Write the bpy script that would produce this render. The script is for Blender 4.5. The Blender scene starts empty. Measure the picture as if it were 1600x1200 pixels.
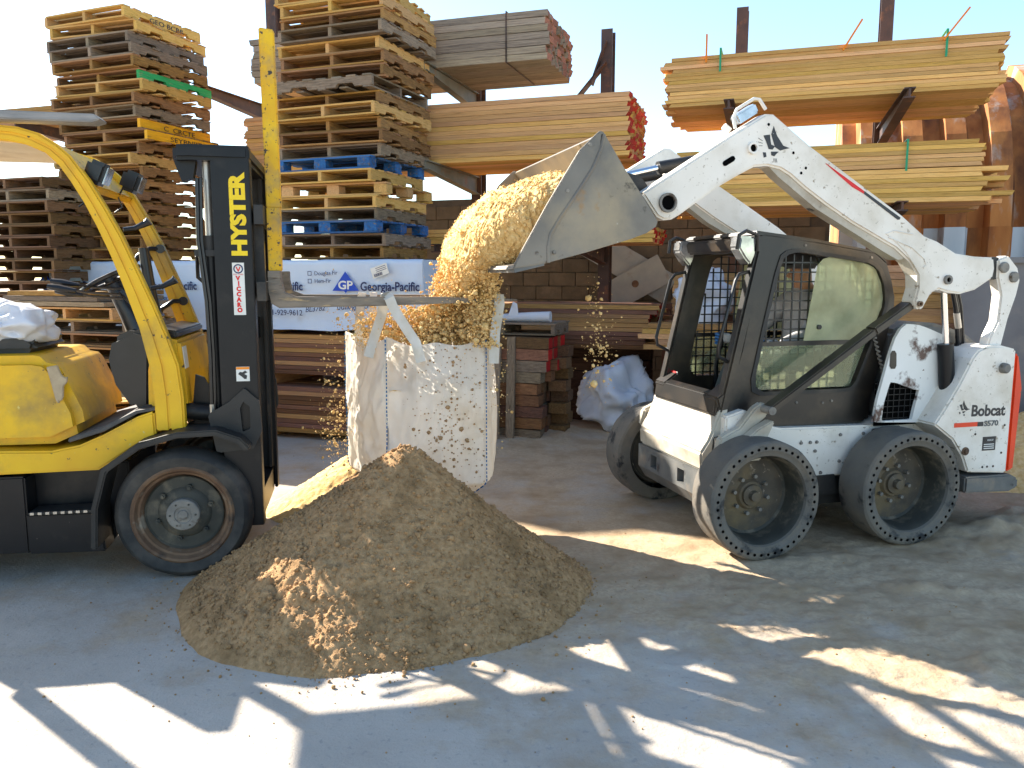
import bpy, bmesh, math, random
import numpy as np
from mathutils import Vector, Matrix, Quaternion
random.seed(7)
SC = bpy.context.scene
COL = SC.collection
R = math.radians

# ------------------------------------------------------------------ camera, sky, sun, exposure
cam_data = bpy.data.cameras.new('camera'); cam = bpy.data.objects.new('camera', cam_data); COL.objects.link(cam)
cam.location = (0, 0, 1.75); cam.rotation_euler = (R(90-7.7), 0, 0)
cam_data.sensor_width = 36; cam_data.lens = 36*1250/1600; cam_data.clip_start = .05; cam_data.clip_end = 2000
SC.camera = cam
SUN_AZ, SUN_EL = R(-55), R(33)            # azimuth from +Y towards +X, elevation
W = bpy.data.worlds.new('World'); SC.world = W; W.use_nodes = True
nt = W.node_tree; nt.nodes.clear()
sky = nt.nodes.new('ShaderNodeTexSky'); sky.sky_type = 'NISHITA'; sky.sun_disc = False
sky.sun_elevation = SUN_EL; sky.sun_rotation = SUN_AZ; sky.air_density = 1.0; sky.dust_density = .5; sky.ozone_density = 1.3
bg = nt.nodes.new('ShaderNodeBackground'); bg.inputs['Strength'].default_value = .10
wo = nt.nodes.new('ShaderNodeOutputWorld')
tint = nt.nodes.new('ShaderNodeMix'); tint.data_type = 'RGBA'; tint.blend_type = 'MULTIPLY'; tint.inputs['Factor'].default_value = 1; tint.inputs['B'].default_value = (.94, 1.0, 1.0, 1)
nt.links.new(sky.outputs[0], tint.inputs['A']); nt.links.new(tint.outputs['Result'], bg.inputs[0]); nt.links.new(bg.outputs[0], wo.inputs[0])
sd = bpy.data.lights.new('sun', 'SUN'); sd.energy = 5; sd.angle = R(.53); sd.color = (1, .93, .82)
sun = bpy.data.objects.new('sun', sd); COL.objects.link(sun)
sdir = Vector((math.sin(SUN_AZ)*math.cos(SUN_EL), math.cos(SUN_AZ)*math.cos(SUN_EL), math.sin(SUN_EL)))
sun.rotation_euler = sdir.to_track_quat('Z', 'Y').to_euler(); sun.location = sdir*30
vs = SC.view_settings; vs.view_transform = 'Standard'; vs.look = 'None'; vs.gamma = 1; vs.exposure = 1.8
try: vs.use_curve_mapping = False
except Exception: pass

# ------------------------------------------------------------------ noise
def _h(ix, iy, iz, s):
    h = (ix.astype(np.int64)*374761393 + iy.astype(np.int64)*668265263 + iz.astype(np.int64)*2147483647 + s*1274126177) & 0xffffffff
    h = ((h ^ (h >> 13))*1274126177) & 0xffffffff
    return ((h ^ (h >> 16)) & 0xffff)/65535.0
def vnoise(p, s=0):
    p = np.asarray(p, float); i = np.floor(p).astype(np.int64); f = p-i; u = f*f*(3-2*f)
    r = 0
    for a in (0, 1):
        for b in (0, 1):
            for c in (0, 1):
                w = (u[:, 0] if a else 1-u[:, 0])*(u[:, 1] if b else 1-u[:, 1])*(u[:, 2] if c else 1-u[:, 2])
                r = r + w*_h(i[:, 0]+a, i[:, 1]+b, i[:, 2]+c, s)
    return r*2-1
def fbm(p, oct=4, s=0, gain=.5):
    p = np.asarray(p, float); r = 0; a = 1; n = 0
    for o in range(oct):
        r = r + a*vnoise(p*(2**o)+o*17.3, s+o); n += a; a *= gain
    return r/n
def pts3(x, y, z=None): return np.stack([x, y, np.zeros_like(x) if z is None else z], 1)

# ------------------------------------------------------------------ mesh builder
class MB:
    def __init__(s): s.v = []; s.f = []; s.m = []; s.slot = 0
    def add(s, vs, fs):
        o = len(s.v); s.v += [tuple(v) for v in vs]
        for f in fs: s.f.append(tuple(i+o for i in f)); s.m.append(s.slot)
        return s
    def box(s, c, d, rot=None):
        c = Vector(c); d = Vector(d)*.5; vs = []
        for x in (-1, 1):
            for y in (-1, 1):
                for z in (-1, 1):
                    p = Vector((x*d.x, y*d.y, z*d.z))
                    if rot is not None: p = rot @ p
                    vs.append(c+p)
        return s.add(vs, [(0, 1, 3, 2), (4, 6, 7, 5), (0, 4, 5, 1), (2, 3, 7, 6), (0, 2, 6, 4), (1, 5, 7, 3)])
    def bar(s, a, b, w, h, up=(0, 0, 1)):
        a = Vector(a); b = Vector(b); x = (b-a); L = x.length; x.normalize(); up = Vector(up)
        y = up.cross(x)
        if y.length < 1e-4: y = Vector((0, 1, 0)).cross(x)
        y.normalize(); z = x.cross(y)
        return s.box((a+b)/2, (L, w, h), Matrix((x, y, z)).transposed())
    def tube(s, path, r, n=10, cap=True):
        path = [Vector(p) for p in path]; rs = r if isinstance(r, (list, tuple)) else [r]*len(path)
        base = len(s.v); vs = []; fs = []
        t0 = (path[1]-path[0]).normalized(); u = t0.orthogonal().normalized()
        for i, p in enumerate(path):
            t = (path[min(i+1, len(path)-1)]-path[max(i-1, 0)]).normalized()
            u = (u-t*u.dot(t)); u.normalize(); w = t.cross(u)
            for k in range(n):
                a = 2*math.pi*k/n; vs.append(p+(u*math.cos(a)+w*math.sin(a))*rs[i])
        for i in range(len(path)-1):
            for k in range(n):
                k2 = (k+1) % n; fs.append((i*n+k, i*n+k2, (i+1)*n+k2, (i+1)*n+k))
        if cap: fs += [tuple(range(n-1, -1, -1)), tuple((len(path)-1)*n+k for k in range(n))]
        return s.add(vs, fs)
    def cyl(s, a, b, r, n=16): return s.tube([a, b], r, n)
    def lathe(s, prof, n=32, axis='Y', c=(0, 0, 0), close=False):
        # prof: (r, h) along the axis
        c = Vector(c); vs = []; fs = []; m = len(prof)
        for k in range(n):
            a = 2*math.pi*k/n
            for r, h in prof:
                if axis == 'Y': vs.append(c+Vector((r*math.cos(a), h, r*math.sin(a))))
                elif axis == 'Z': vs.append(c+Vector((r*math.cos(a), r*math.sin(a), h)))
                else: vs.append(c+Vector((h, r*math.cos(a), r*math.sin(a))))
        for k in range(n):
            k2 = (k+1) % n
            for j in range(m-1 + (1 if close else 0)):
                j2 = (j+1) % m
                fs.append((k*m+j, k*m+j2, k2*m+j2, k2*m+j))
        return s.add(vs, fs)
    def prism(s, poly, y0, y1, plane='XZ'):
        n = len(poly)
        def P(p, h): return (p[0], h, p[1]) if plane == 'XZ' else ((p[0], p[1], h) if plane == 'XY' else (h, p[0], p[1]))
        vs = [P(p, y0) for p in poly]+[P(p, y1) for p in poly]
        fs = [tuple(range(n)), tuple(range(2*n-1, n-1, -1))]+[(i, i+n, (i+1) % n+n, (i+1) % n) for i in range(n)]
        return s.add(vs, fs)
    def ring(s, outer, inner, y0, y1):
        # side panel with an opening; both loops resampled by arc length from a common start
        n = 64
        def res(p):
            cx = sum(q[0] for q in inner)/len(inner); cz = sum(q[1] for q in inner)/len(inner)
            out = []
            for k in range(n):
                a = 2*math.pi*k/n; d = (math.cos(a), math.sin(a)); best = 0
                for i in range(len(p)):
                    x1, z1 = p[i][0]-cx, p[i][1]-cz; x2, z2 = p[(i+1) % len(p)][0]-cx, p[(i+1) % len(p)][1]-cz
                    ex, ez = x2-x1, z2-z1; den = d[0]*ez-d[1]*ex
                    if abs(den) < 1e-9: continue
                    t = (x1*ez-z1*ex)/den; u = (x1*d[1]-z1*d[0])/den
                    if t > 0 and -1e-6 <= u <= 1+1e-6: best = max(best, t)
                out.append((cx+d[0]*best, cz+d[1]*best))
            return out
        o = res(outer); i = res(inner); vs = []
        for L in (o, i):
            for y in (y0, y1): vs += [(p[0], y, p[1]) for p in L]
        fs = []
        for k in range(n):
            k2 = (k+1) % n
            fs += [(k, k2, 2*n+k2, 2*n+k), (n+k, 3*n+k, 3*n+k2, n+k2), (k, n+k, n+k2, k2), (2*n+k, 2*n+k2, 3*n+k2, 3*n+k)]
        return s.add(vs, fs)
    def build(s, name, mats, parent=None, smooth=False, bevel=0, loc=(0, 0, 0), rot=(0, 0, 0), autosmooth=None):
        me = bpy.data.meshes.new(name); me.from_pydata(s.v, [], s.f)
        if not isinstance(mats, (list, tuple)): mats = [mats]
        for m in mats: me.materials.append(m)
        me.polygons.foreach_set('material_index', s.m)
        bm = bmesh.new(); bm.from_mesh(me)
        bmesh.ops.recalc_face_normals(bm, faces=bm.faces)
        if bevel:
            es = [e for e in bm.edges if len(e.link_faces) == 2 and e.calc_face_angle(0) > .6]
            bmesh.ops.bevel(bm, geom=es, offset=bevel, segments=2, affect='EDGES', clamp_overlap=True)
        if smooth or autosmooth:
            lim = autosmooth or .7
            for f in bm.faces: f.smooth = True
            for e in bm.edges:
                if len(e.link_faces) != 2 or e.calc_face_angle(0) > lim: e.smooth = False
        bm.to_mesh(me); bm.free(); me.update()
        return obj(name, me, parent, loc, rot)
def obj(name, me, parent=None, loc=(0, 0, 0), rot=(0, 0, 0)):
    o = bpy.data.objects.new(name, me); COL.objects.link(o); o.location = loc; o.rotation_euler = rot
    if parent is not None: o.parent = parent
    return o
def tag(o, label=None, cat=None, group=None, kind=None):
    if label: o['label'] = label
    if cat: o['category'] = cat
    if group: o['group'] = group
    if kind: o['kind'] = kind
    return o
def thing(name, label, cat, loc=(0, 0, 0), rz=0, group=None):
    o = bpy.data.objects.new(name, None); COL.objects.link(o); o.empty_display_size = .1
    o.location = loc; o.rotation_euler = (0, 0, rz); return tag(o, label, cat, group)
def grid_mesh(name, V, nu, nv, mat, smooth=True, closed_u=False):
    me = bpy.data.meshes.new(name); V = np.asarray(V, float)
    iu = nu if closed_u else nu-1
    a = np.arange(iu)[:, None]; b = np.arange(nv-1)[None, :]; a2 = (a+1) % nu
    f = np.stack([a*nv+b, a2*nv+b, a2*nv+b+1, a*nv+b+1], -1).reshape(-1, 4)
    me.vertices.add(len(V)); me.vertices.foreach_set('co', V.ravel())
    me.loops.add(f.size); me.loops.foreach_set('vertex_index', f.ravel().astype(np.int32))
    me.polygons.add(len(f)); me.polygons.foreach_set('loop_start', np.arange(0, f.size, 4, dtype=np.int32))
    me.polygons.foreach_set('loop_total', np.full(len(f), 4, np.int32))
    if smooth: me.polygons.foreach_set('use_smooth', np.ones(len(f), bool))
    me.materials.append(mat); me.update(calc_edges=True); me.validate(); return me

# ------------------------------------------------------------------ materials
def SAT(c, k=1.28):
    l = .3*c[0]+.55*c[1]+.15*c[2]; return tuple(min(.95, max(.002, l+(v-l)*k)) for v in c)
def mk(name, c1, c2=None, scale=6, detail=5, rough=.7, metal=0, stretch=(1, 1, 1), rand=0, bump=0, bscale=None, bdist=.01,
       dirt=(), ramp=(.35, .65), hue=0, spec=.5, coords='Object', trans=0, coat=0):
    c1 = SAT(c1); c2 = SAT(c2) if c2 else None
    m = bpy.data.materials.new(name); m.use_nodes = True; t = m.node_tree; N = t.nodes; L = t.links
    p = N['Principled BSDF']; p.inputs['Roughness'].default_value = rough; p.inputs['Metallic'].default_value = metal
    p.inputs['Specular IOR Level'].default_value = spec
    if coat: p.inputs['Coat Weight'].default_value = coat; p.inputs['Coat Roughness'].default_value = .15
    tc = N.new('ShaderNodeTexCoord'); mp = N.new('ShaderNodeMapping'); mp.inputs['Scale'].default_value = stretch
    L.new(tc.outputs[coords], mp.inputs['Vector']); vec = mp.outputs[0]
    if rand or hue:
        oi = N.new('ShaderNodeObjectInfo')
        ml = N.new('ShaderNodeMath'); ml.operation = 'MULTIPLY'; ml.inputs[1].default_value = 57.0; L.new(oi.outputs['Random'], ml.inputs[0])
        ad = N.new('ShaderNodeVectorMath'); ad.operation = 'ADD'; L.new(vec, ad.inputs[0]); L.new(ml.outputs[0], ad.inputs[1]); vec = ad.outputs[0]
    def noise(sc, de=5, ro=.55):
        n = N.new('ShaderNodeTexNoise'); n.inputs['Scale'].default_value = sc; n.inputs['Detail'].default_value = de; n.inputs['Roughness'].default_value = ro
        L.new(vec, n.inputs['Vector']); return n.outputs['Fac']
    def rampn(fac, a, b, ca, cb):
        r = N.new('ShaderNodeValToRGB'); r.color_ramp.elements[0].position = a; r.color_ramp.elements[1].position = b
        r.color_ramp.elements[0].color = (*ca, 1) if len(ca) == 3 else ca; r.color_ramp.elements[1].color = (*cb, 1) if len(cb) == 3 else cb
        L.new(fac, r.inputs[0]); return r.outputs[0]
    col = rampn(noise(scale, detail), ramp[0], ramp[1], c1, c2 or c1)
    for d in dirt:
        dc, ds, d0, d1 = d[:4]; de = d[4] if len(d) > 4 else 6
        n = N.new('ShaderNodeTexNoise'); n.inputs['Scale'].default_value = ds; n.inputs['Detail'].default_value = de; n.inputs['Roughness'].default_value = .62
        of = N.new('ShaderNodeVectorMath'); of.operation = 'ADD'; of.inputs[1].default_value = (ds*1.7, 3.1, 9.7); L.new(vec, of.inputs[0]); L.new(of.outputs[0], n.inputs['Vector'])
        fac = rampn(n.outputs['Fac'], d0, d1, (0, 0, 0), (1, 1, 1))
        mx = N.new('ShaderNodeMix'); mx.data_type = 'RGBA'; L.new(fac, mx.inputs['Factor']); L.new(col, mx.inputs['A']); mx.inputs['B'].default_value = (*SAT(dc), 1); col = mx.outputs['Result']
    if rand or hue:
        hs = N.new('ShaderNodeHueSaturation')
        mr = N.new('ShaderNodeMapRange'); mr.inputs['To Min'].default_value = 1-rand; mr.inputs['To Max'].default_value = 1+rand; L.new(oi.outputs['Random'], mr.inputs['Value']); L.new(mr.outputs[0], hs.inputs['Value'])
        fr = N.new('ShaderNodeMath'); fr.operation = 'FRACT'; L.new(ml.outputs[0], fr.inputs[0])
        m2 = N.new('ShaderNodeMapRange'); m2.inputs['To Min'].default_value = .5-hue; m2.inputs['To Max'].default_value = .5+hue; L.new(fr.outputs[0], m2.inputs['Value']); L.new(m2.outputs[0], hs.inputs['Hue'])
        m3 = N.new('ShaderNodeMapRange'); m3.inputs['To Min'].default_value = 1-hue*12; m3.inputs['To Max'].default_value = 1+hue*4; L.new(fr.outputs[0], m3.inputs['Value']); L.new(m3.outputs[0], hs.inputs['Saturation'])
        L.new(col, hs.inputs['Color']); col = hs.outputs[0]
    L.new(col, p.inputs['Base Color'])
    if bump:
        b = N.new('ShaderNodeBump'); b.inputs['Strength'].default_value = bump; b.inputs['Distance'].default_value = bdist
        L.new(noise(bscale or scale*4, 6, .6), b.inputs['Height']); L.new(b.outputs[0], p.inputs['Normal'])
    if trans:
        tr = N.new('ShaderNodeBsdfTranslucent'); L.new(col, tr.inputs[0]); ms = N.new('ShaderNodeMixShader'); ms.inputs[0].default_value = trans
        L.new(p.outputs[0], ms.inputs[1]); L.new(tr.outputs[0], ms.inputs[2]); L.new(ms.outputs[0], N['Material Output'].inputs[0])
    return m
G = (3, 10, 10)          # grain stretch for unit boards (long axis x)
M = {}
DK = (.10, .07, .045)
def woodm(n, a, b, rand=.22, hue=.012, dirt=()):
    M[n] = mk(n, a, b, 2.2, 7, .85, stretch=(5, 3.2, 3.2), rand=rand, hue=hue, bump=.35, bscale=9, bdist=.004, ramp=(.3, .7),
              dirt=[(DK, 1.3, .66, .74, 3), (tuple(v*.45 for v in a), 4.2, .57, .70, 7)]+list(dirt), spec=.2)
woodm('wood_pallet', (.17, .095, .047), (.33, .20, .10), .36, .012, [((.13, .095, .07), 2.5, .55, .75)])
woodm('wood_pallet_grey', (.16, .125, .095), (.28, .225, .17), .28, .01, [((.10, .085, .07), 2.5, .52, .72)])
woodm('wood_pallet_fresh', (.42, .265, .12), (.55, .37, .19), .18, .01)
woodm('wood_pallet_dark', (.09, .055, .033), (.17, .105, .062), .25)
M['paint_blue_wood'] = mk('paint_blue_wood', (.02, .075, .22), (.035, .13, .31), 5, rough=.75, rand=.25, bump=.3, dirt=[((.2, .15, .1), 4, .54, .68), ((.05, .06, .08), 2, .5, .7)])
M['paint_yellow_wood'] = mk('paint_yellow_wood', (.72, .42, .02), (.60, .33, .02), 5, rough=.7, rand=.1, bump=.3, dirt=[((.25, .15, .06), 7, .58, .68)])
M['paint_green_wood'] = mk('paint_green_wood', (.03, .24, .09), (.06, .32, .12), 5, rough=.7, rand=.15, bump=.3, dirt=[((.25, .2, .14), 7, .58, .68)])
woodm('lumber', (.52, .30, .135), (.71, .455, .235), .26, .010)
woodm('lumber_grey', (.27, .22, .165), (.40, .335, .26), .2, .008, [((.15, .12, .10), 3, .5, .7)])
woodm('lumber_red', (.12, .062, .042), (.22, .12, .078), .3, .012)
woodm('wood_gap_shade', (.035, .02, .015), (.07, .042, .03), .25)  # near-black wood, the shade of the gap put into its colour
woodm('lumber_brown', (.30, .17, .09), (.44, .27, .15), .25, .012)
M['paint_red'] = mk('paint_red', (.42, .025, .015), (.30, .015, .01), 6, rough=.7, rand=.25, bump=.3)
M['end_grey'] = mk('end_grey', (.17, .08, .06), (.27, .14, .10), 6, rough=.9, rand=.3, bump=.3)
M['yellow'] = mk('yellow', (.70, .455, .03), (.61, .365, .02), 3, rough=.5, bump=.12, coat=.0,
                 dirt=[((.20, .14, .07), 2.2, .50, .80), ((.05, .04, .03), 19, .665, .685, 5), ((.24, .08, .03), 7, .70, .73), ((.60, .50, .22), 30, .66, .72)])
M['yellow_worn'] = mk('yellow_worn', (.70, .47, .06), (.60, .36, .03), 5, rough=.6, bump=.25,
                      dirt=[((.30, .22, .12), 5, .5, .7), ((.035, .03, .025), 24, .60, .625, 7), ((.16, .10, .06), 45, .62, .68)])
M['black_paint'] = mk('black_paint', (.005, .0055, .007), (.010, .010, .011), 4, rough=.38, spec=.3, bump=.06, dirt=[((.04, .035, .03), 3, .58, .85), ((.22, .19, .16), 20, .72, .76)])
M['black_dusty'] = mk('black_dusty', (.008, .008, .008), (.022, .02, .018), 4, rough=.55, bump=.2, dirt=[((.11, .09, .068), 3, .54, .85)])
M['cab_black'] = mk('cab_black', (.008, .0075, .007), (.020, .017, .014), 3, rough=.36, bump=.05, dirt=[((.10, .075, .052), 2.0, .45, .80)])
M['black_plastic'] = mk('black_plastic', (.005, .005, .0055), (.010, .010, .011), 8, rough=.32, bump=.05)
M['rubber'] = mk('rubber', (.012, .012, .012), (.028, .027, .025), 3, rough=.75, bump=.25, bscale=30, dirt=[((.12, .105, .088), 2.6, .46, .78), ((.015, .015, .017), 9, .62, .7)])
M['rubber_dusty'] = mk('rubber_dusty', (.085, .079, .070), (.135, .125, .11), 3, rough=.85, bump=.3, bscale=35, dirt=[((.19, .16, .125), 2.6, .46, .74), ((.02, .02, .02), 6, .56, .66)])
M['rim_rust'] = mk('rim_rust', (.10, .06, .04), (.20, .13, .085), 6, rough=.75, metal=.2, bump=.3, dirt=[((.28, .24, .19), 7, .56, .68), ((.025, .022, .02), 4, .6, .72)])
M['rim_dark'] = mk('rim_dark', (.028, .028, .023), (.058, .054, .043), 5, rough=.7, bump=.25, dirt=[((.16, .135, .10), 6, .52, .7)])
M['rim_brown'] = mk('rim_brown', (.05, .043, .035), (.10, .085, .066), 5, rough=.75, bump=.3, dirt=[((.26, .22, .18), 22, .60, .66), ((.16, .12, .07), 3, .5, .7)])
M['hub_grey'] = mk('hub_grey', (.17, .16, .145), (.26, .24, .21), 9, rough=.7, metal=.2, bump=.25, dirt=[((.07, .05, .035), 10, .56, .66)])
M['white_paint'] = mk('white_paint', (.80, .755, .69), (.72, .67, .595), 3, rough=.45, bump=.04, coat=.05,
                      dirt=[((.40, .34, .25), 2.1, .48, .88), ((.14, .10, .07), 5, .70, .80, 8), ((.26, .21, .15), 24, .62, .70), ((.20, .15, .10), 60, .66, .70)])
M['white_stained'] = mk('white_stained', (.78, .77, .74), (.72, .71, .67), 3, rough=.42, bump=.05,
                        dirt=[((.50, .44, .36), 2.3, .52, .85), ((.09, .055, .045), 4.5, .565, .64, 5), ((.12, .08, .06), 26, .68, .70)])
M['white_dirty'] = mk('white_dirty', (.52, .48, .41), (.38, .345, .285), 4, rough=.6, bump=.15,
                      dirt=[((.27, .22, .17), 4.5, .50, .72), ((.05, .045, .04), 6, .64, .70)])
M['steel_grey'] = mk('steel_grey', (.10, .105, .105), (.17, .165, .155), 5, rough=.6, metal=.3, bump=.2, dirt=[((.28, .23, .18), 4, .54, .75), ((.035, .03, .03), 7, .62, .7)])
M['bucket_steel'] = mk('bucket_steel', (.13, .118, .104), (.19, .172, .15), 2.5, rough=.45, metal=.4, bump=.12, bscale=18,
                       dirt=[((.33, .27, .19), 1.8, .50, .85), ((.05, .042, .035), 7, .62, .70), ((.26, .15, .07), 4, .64, .74), ((.42, .40, .37), 28, .68, .72)])
M['fork_steel'] = mk('fork_steel', (.13, .115, .10), (.22, .19, .16), 6, rough=.5, metal=.55, bump=.2, stretch=(1, 5, 5), dirt=[((.42, .32, .2), 6, .6, .72), ((.06, .045, .035), 5, .6, .7)])
M['hole_shade'] = mk('hole_shade', (.004, .004, .004), rough=1, spec=0)  # near-black, paints the shade inside bores, slots, holes and the vent
M['chrome'] = mk('chrome', (.75, .75, .76), rough=.12, metal=1)
M['steel_bright'] = mk('steel_bright', (.5, .48, .45), (.4, .37, .33), 9, rough=.4, metal=.8)
M['rack_steel'] = mk('rack_steel', (.045, .028, .024), (.085, .05, .04), 4, rough=.65, bump=.2, dirt=[((.17, .08, .045), 5, .56, .7)])
M['rack_grey'] = mk('rack_grey', (.13, .13, .11), (.20, .19, .16), 4, rough=.65, bump=.2, dirt=[((.20, .11, .06), 5, .55, .7), ((.05, .14, .08), 6, .68, .74)])
M['orange_red'] = mk('orange_red', (.72, .10, .015), (.60, .08, .012), 4, rough=.5, bump=.05, dirt=[((.25, .10, .05), 8, .66, .74)])
M['decal_black'] = mk('decal_black', (.02, .02, .022), rough=.5, dirt=[((.6, .58, .54), 30, .66, .70)])
M['decal_red'] = mk('decal_red', (.55, .03, .04), rough=.5)
M['decal_white'] = mk('decal_white', (.75, .74, .70), (.66, .65, .6), 8, rough=.5, dirt=[((.4, .35, .3), 9, .62, .72)])
M['decal_yellow'] = mk('decal_yellow', (.80, .60, .03), (.72, .52, .03), 8, rough=.5)
M['decal_orange'] = mk('decal_orange', (.75, .28, .03), rough=.5)
M['print_navy'] = mk('print_navy', (.012, .02, .075), rough=.6)
M['print_blue'] = mk('print_blue', (.012, .06, .36), rough=.6)
M['wrap'] = mk('wrap', (.66, .73, .82), (.58, .66, .78), 2, rough=.45, bump=.35, bscale=5, bdist=.03, dirt=[((.45, .46, .47), 2, .62, .85)], trans=.12)
M['bag_white'] = mk('bag_white', (.82, .79, .73), (.74, .70, .63), 5, rough=.6, bump=.25, bscale=60, bdist=.002, dirt=[((.55, .46, .33), 3.2, .55, .85)], trans=.42)
M['bag_heap'] = mk('bag_heap', (.74, .76, .80), (.66, .68, .73), 4, rough=.5, bump=.25, bscale=14, bdist=.012, dirt=[((.42, .37, .31), 3, .62, .85)], trans=.15)
M['strap'] = mk('strap', (.74, .72, .68), (.62, .58, .5), 8, rough=.75, bump=.2, trans=.25)
M['stitch_blue'] = mk('stitch_blue', (.04, .12, .24), rough=.8)
M['stitch_green'] = mk('stitch_green', (.04, .22, .13), rough=.8)
M['sand'] = mk('sand', (.32, .205, .120), (.465, .312, .190), 34, 6, .95, bump=.8, bscale=140, bdist=.012, spec=.15, dirt=[((.22, .14, .08), 5, .50, .72), ((.62, .5, .33), 120, .68, .74)])
M['sand_dry_sunlit'] = mk('sand_dry_sunlit', (.68, .47, .24), (.84, .64, .38), 30, 6, .95, bump=.8, bscale=130, bdist=.012, spec=.15, dirt=[((.46, .29, .12), 7, .56, .74)], trans=.06)  # paler copy of the pile sand, sunlight partly put into its colour
M['concrete_block'] = mk('concrete_block', (.10, .082, .058), (.145, .118, .085), 4, rough=.92, rand=.12, bump=.4, bscale=30, dirt=[((.20, .16, .12), 2.2, .58, .8)])
M['mortar'] = mk('mortar', (.08, .07, .055), (.11, .095, .075), 9, rough=.95, bump=.3)
M['panel_grey'] = mk('panel_grey', (.28, .30, .29), (.36, .37, .35), 3, rough=.6, bump=.1, dirt=[((.2, .16, .12), 3, .58, .75)])
M['panel_dark'] = mk('panel_dark', (.14, .13, .13), (.19, .18, .175), 2, rough=.7, bump=.1, dirt=[((.26, .23, .2), 2, .56, .8)])
M['rust_panel'] = mk('rust_panel', (.27, .105, .045), (.46, .22, .10), 2.5, rough=.8, rand=.15, metal=.1, bump=.25, bscale=12, stretch=(1, 1, .3), dirt=[((.11, .045, .025), 2, .48, .68), ((.40, .39, .36), 2.2, .56, .70)])
M['galv_panel'] = mk('galv_panel', (.40, .45, .50), (.52, .56, .60), 2.5, rough=.5, rand=.12, metal=.25, bump=.2, bscale=10, stretch=(1, 1, .25), dirt=[((.45, .20, .06), 1.6, .52, .66), ((.22, .22, .24), 3, .58, .7)])
M['cream_panel'] = mk('cream_panel', (.62, .55, .42), (.70, .64, .52), 3, rough=.6, bump=.1, dirt=[((.4, .32, .22), 3, .55, .8)])
M['plank_blue'] = mk('plank_blue', (.20, .20, .20), (.30, .29, .28), 4, rough=.85, bump=.3, stretch=(1, 6, 6))
M['green_strap'] = mk('green_strap', (.01, .24, .12), rough=.4)
M['orange_stick'] = mk('orange_stick', (.62, .20, .06), (.72, .28, .09), 6, rough=.8)
M['lens_glass'] = mk('lens_glass', (.55, .55, .55), (.3, .3, .3), 12, rough=.1, metal=.6)
M['cloth_grey'] = mk('cloth_grey', (.36, .36, .37), (.46, .45, .44), 12, rough=.9, bump=.3)
M['cloth_dark'] = mk('cloth_dark', (.04, .05, .05), (.07, .08, .075), 12, rough=.9, bump=.3)
M['glove'] = mk('glove', (.55, .55, .54), (.42, .42, .42), 14, rough=.85, bump=.3)
M['glove_blue'] = mk('glove_blue', (.05, .13, .30), (.08, .18, .38), 14, rough=.8)
M['skin'] = mk('skin', (.45, .26, .18), (.5, .3, .2), 10, rough=.55)
M['hair'] = mk('hair', (.03, .02, .015), rough=.7)
M['hard_hat'] = mk('hard_hat', (.05, .05, .055), rough=.6)
M['glove_leather'] = mk('glove_leather', (.34, .27, .19), (.44, .36, .26), 12, rough=.9, bump=.3)
M['seat_vinyl'] = mk('seat_vinyl', (.02, .02, .02), (.04, .037, .034), 6, rough=.5, bump=.1, dirt=[((.12, .1, .08), 4, .55, .75)])
M['mat_rubber'] = mk('mat_rubber', (.05, .048, .046), (.09, .085, .08), 6, rough=.8, bump=.3, dirt=[((.17, .15, .13), 3, .5, .75)])
def glassm(name, tint, dust, dcol):
    m = bpy.data.materials.new(name); m.use_nodes = True; t = m.node_tree; N = t.nodes; L = t.links; N.clear()
    o = N.new('ShaderNodeOutputMaterial'); tr = N.new('ShaderNodeBsdfTransparent'); tr.inputs[0].default_value = (*tint, 1)
    gl = N.new('ShaderNodeBsdfGlossy'); gl.inputs['Roughness'].default_value = .03; fr = N.new('ShaderNodeFresnel'); fr.inputs[0].default_value = 1.5
    a = N.new('ShaderNodeMixShader'); L.new(fr.outputs[0], a.inputs[0]); L.new(tr.outputs[0], a.inputs[1]); L.new(gl.outputs[0], a.inputs[2])
    d = N.new('ShaderNodeBsdfDiffuse'); d.inputs[0].default_value = (*dcol, 1); tl = N.new('ShaderNodeBsdfTranslucent'); tl.inputs[0].default_value = (*dcol, 1)
    dd = N.new('ShaderNodeMixShader'); dd.inputs[0].default_value = .5; L.new(d.outputs[0], dd.inputs[1]); L.new(tl.outputs[0], dd.inputs[2])
    n = N.new('ShaderNodeTexNoise'); n.inputs['Scale'].default_value = 5; n.inputs['Detail'].default_value = 6
    tc = N.new('ShaderNodeTexCoord'); L.new(tc.outputs['Object'], n.inputs['Vector'])
    r = N.new('ShaderNodeMapRange'); r.inputs['From Min'].default_value = .3; r.inputs['From Max'].default_value = .7; r.inputs['To Min'].default_value = dust*.6; r.inputs['To Max'].default_value = dust*1.4
    L.new(n.outputs['Fac'], r.inputs['Value'])
    b = N.new('ShaderNodeMixShader'); L.new(r.outputs[0], b.inputs[0]); L.new(a.outputs[0], b.inputs[1]); L.new(dd.outputs[0], b.inputs[2]); L.new(b.outputs[0], o.inputs[0])
    M[name] = m
glassm('glass_green', (.84, .92, .78), .24, (.66, .68, .46))
glassm('glass_slider', (.82, .88, .66), .55, (.76, .76, .52))

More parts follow.
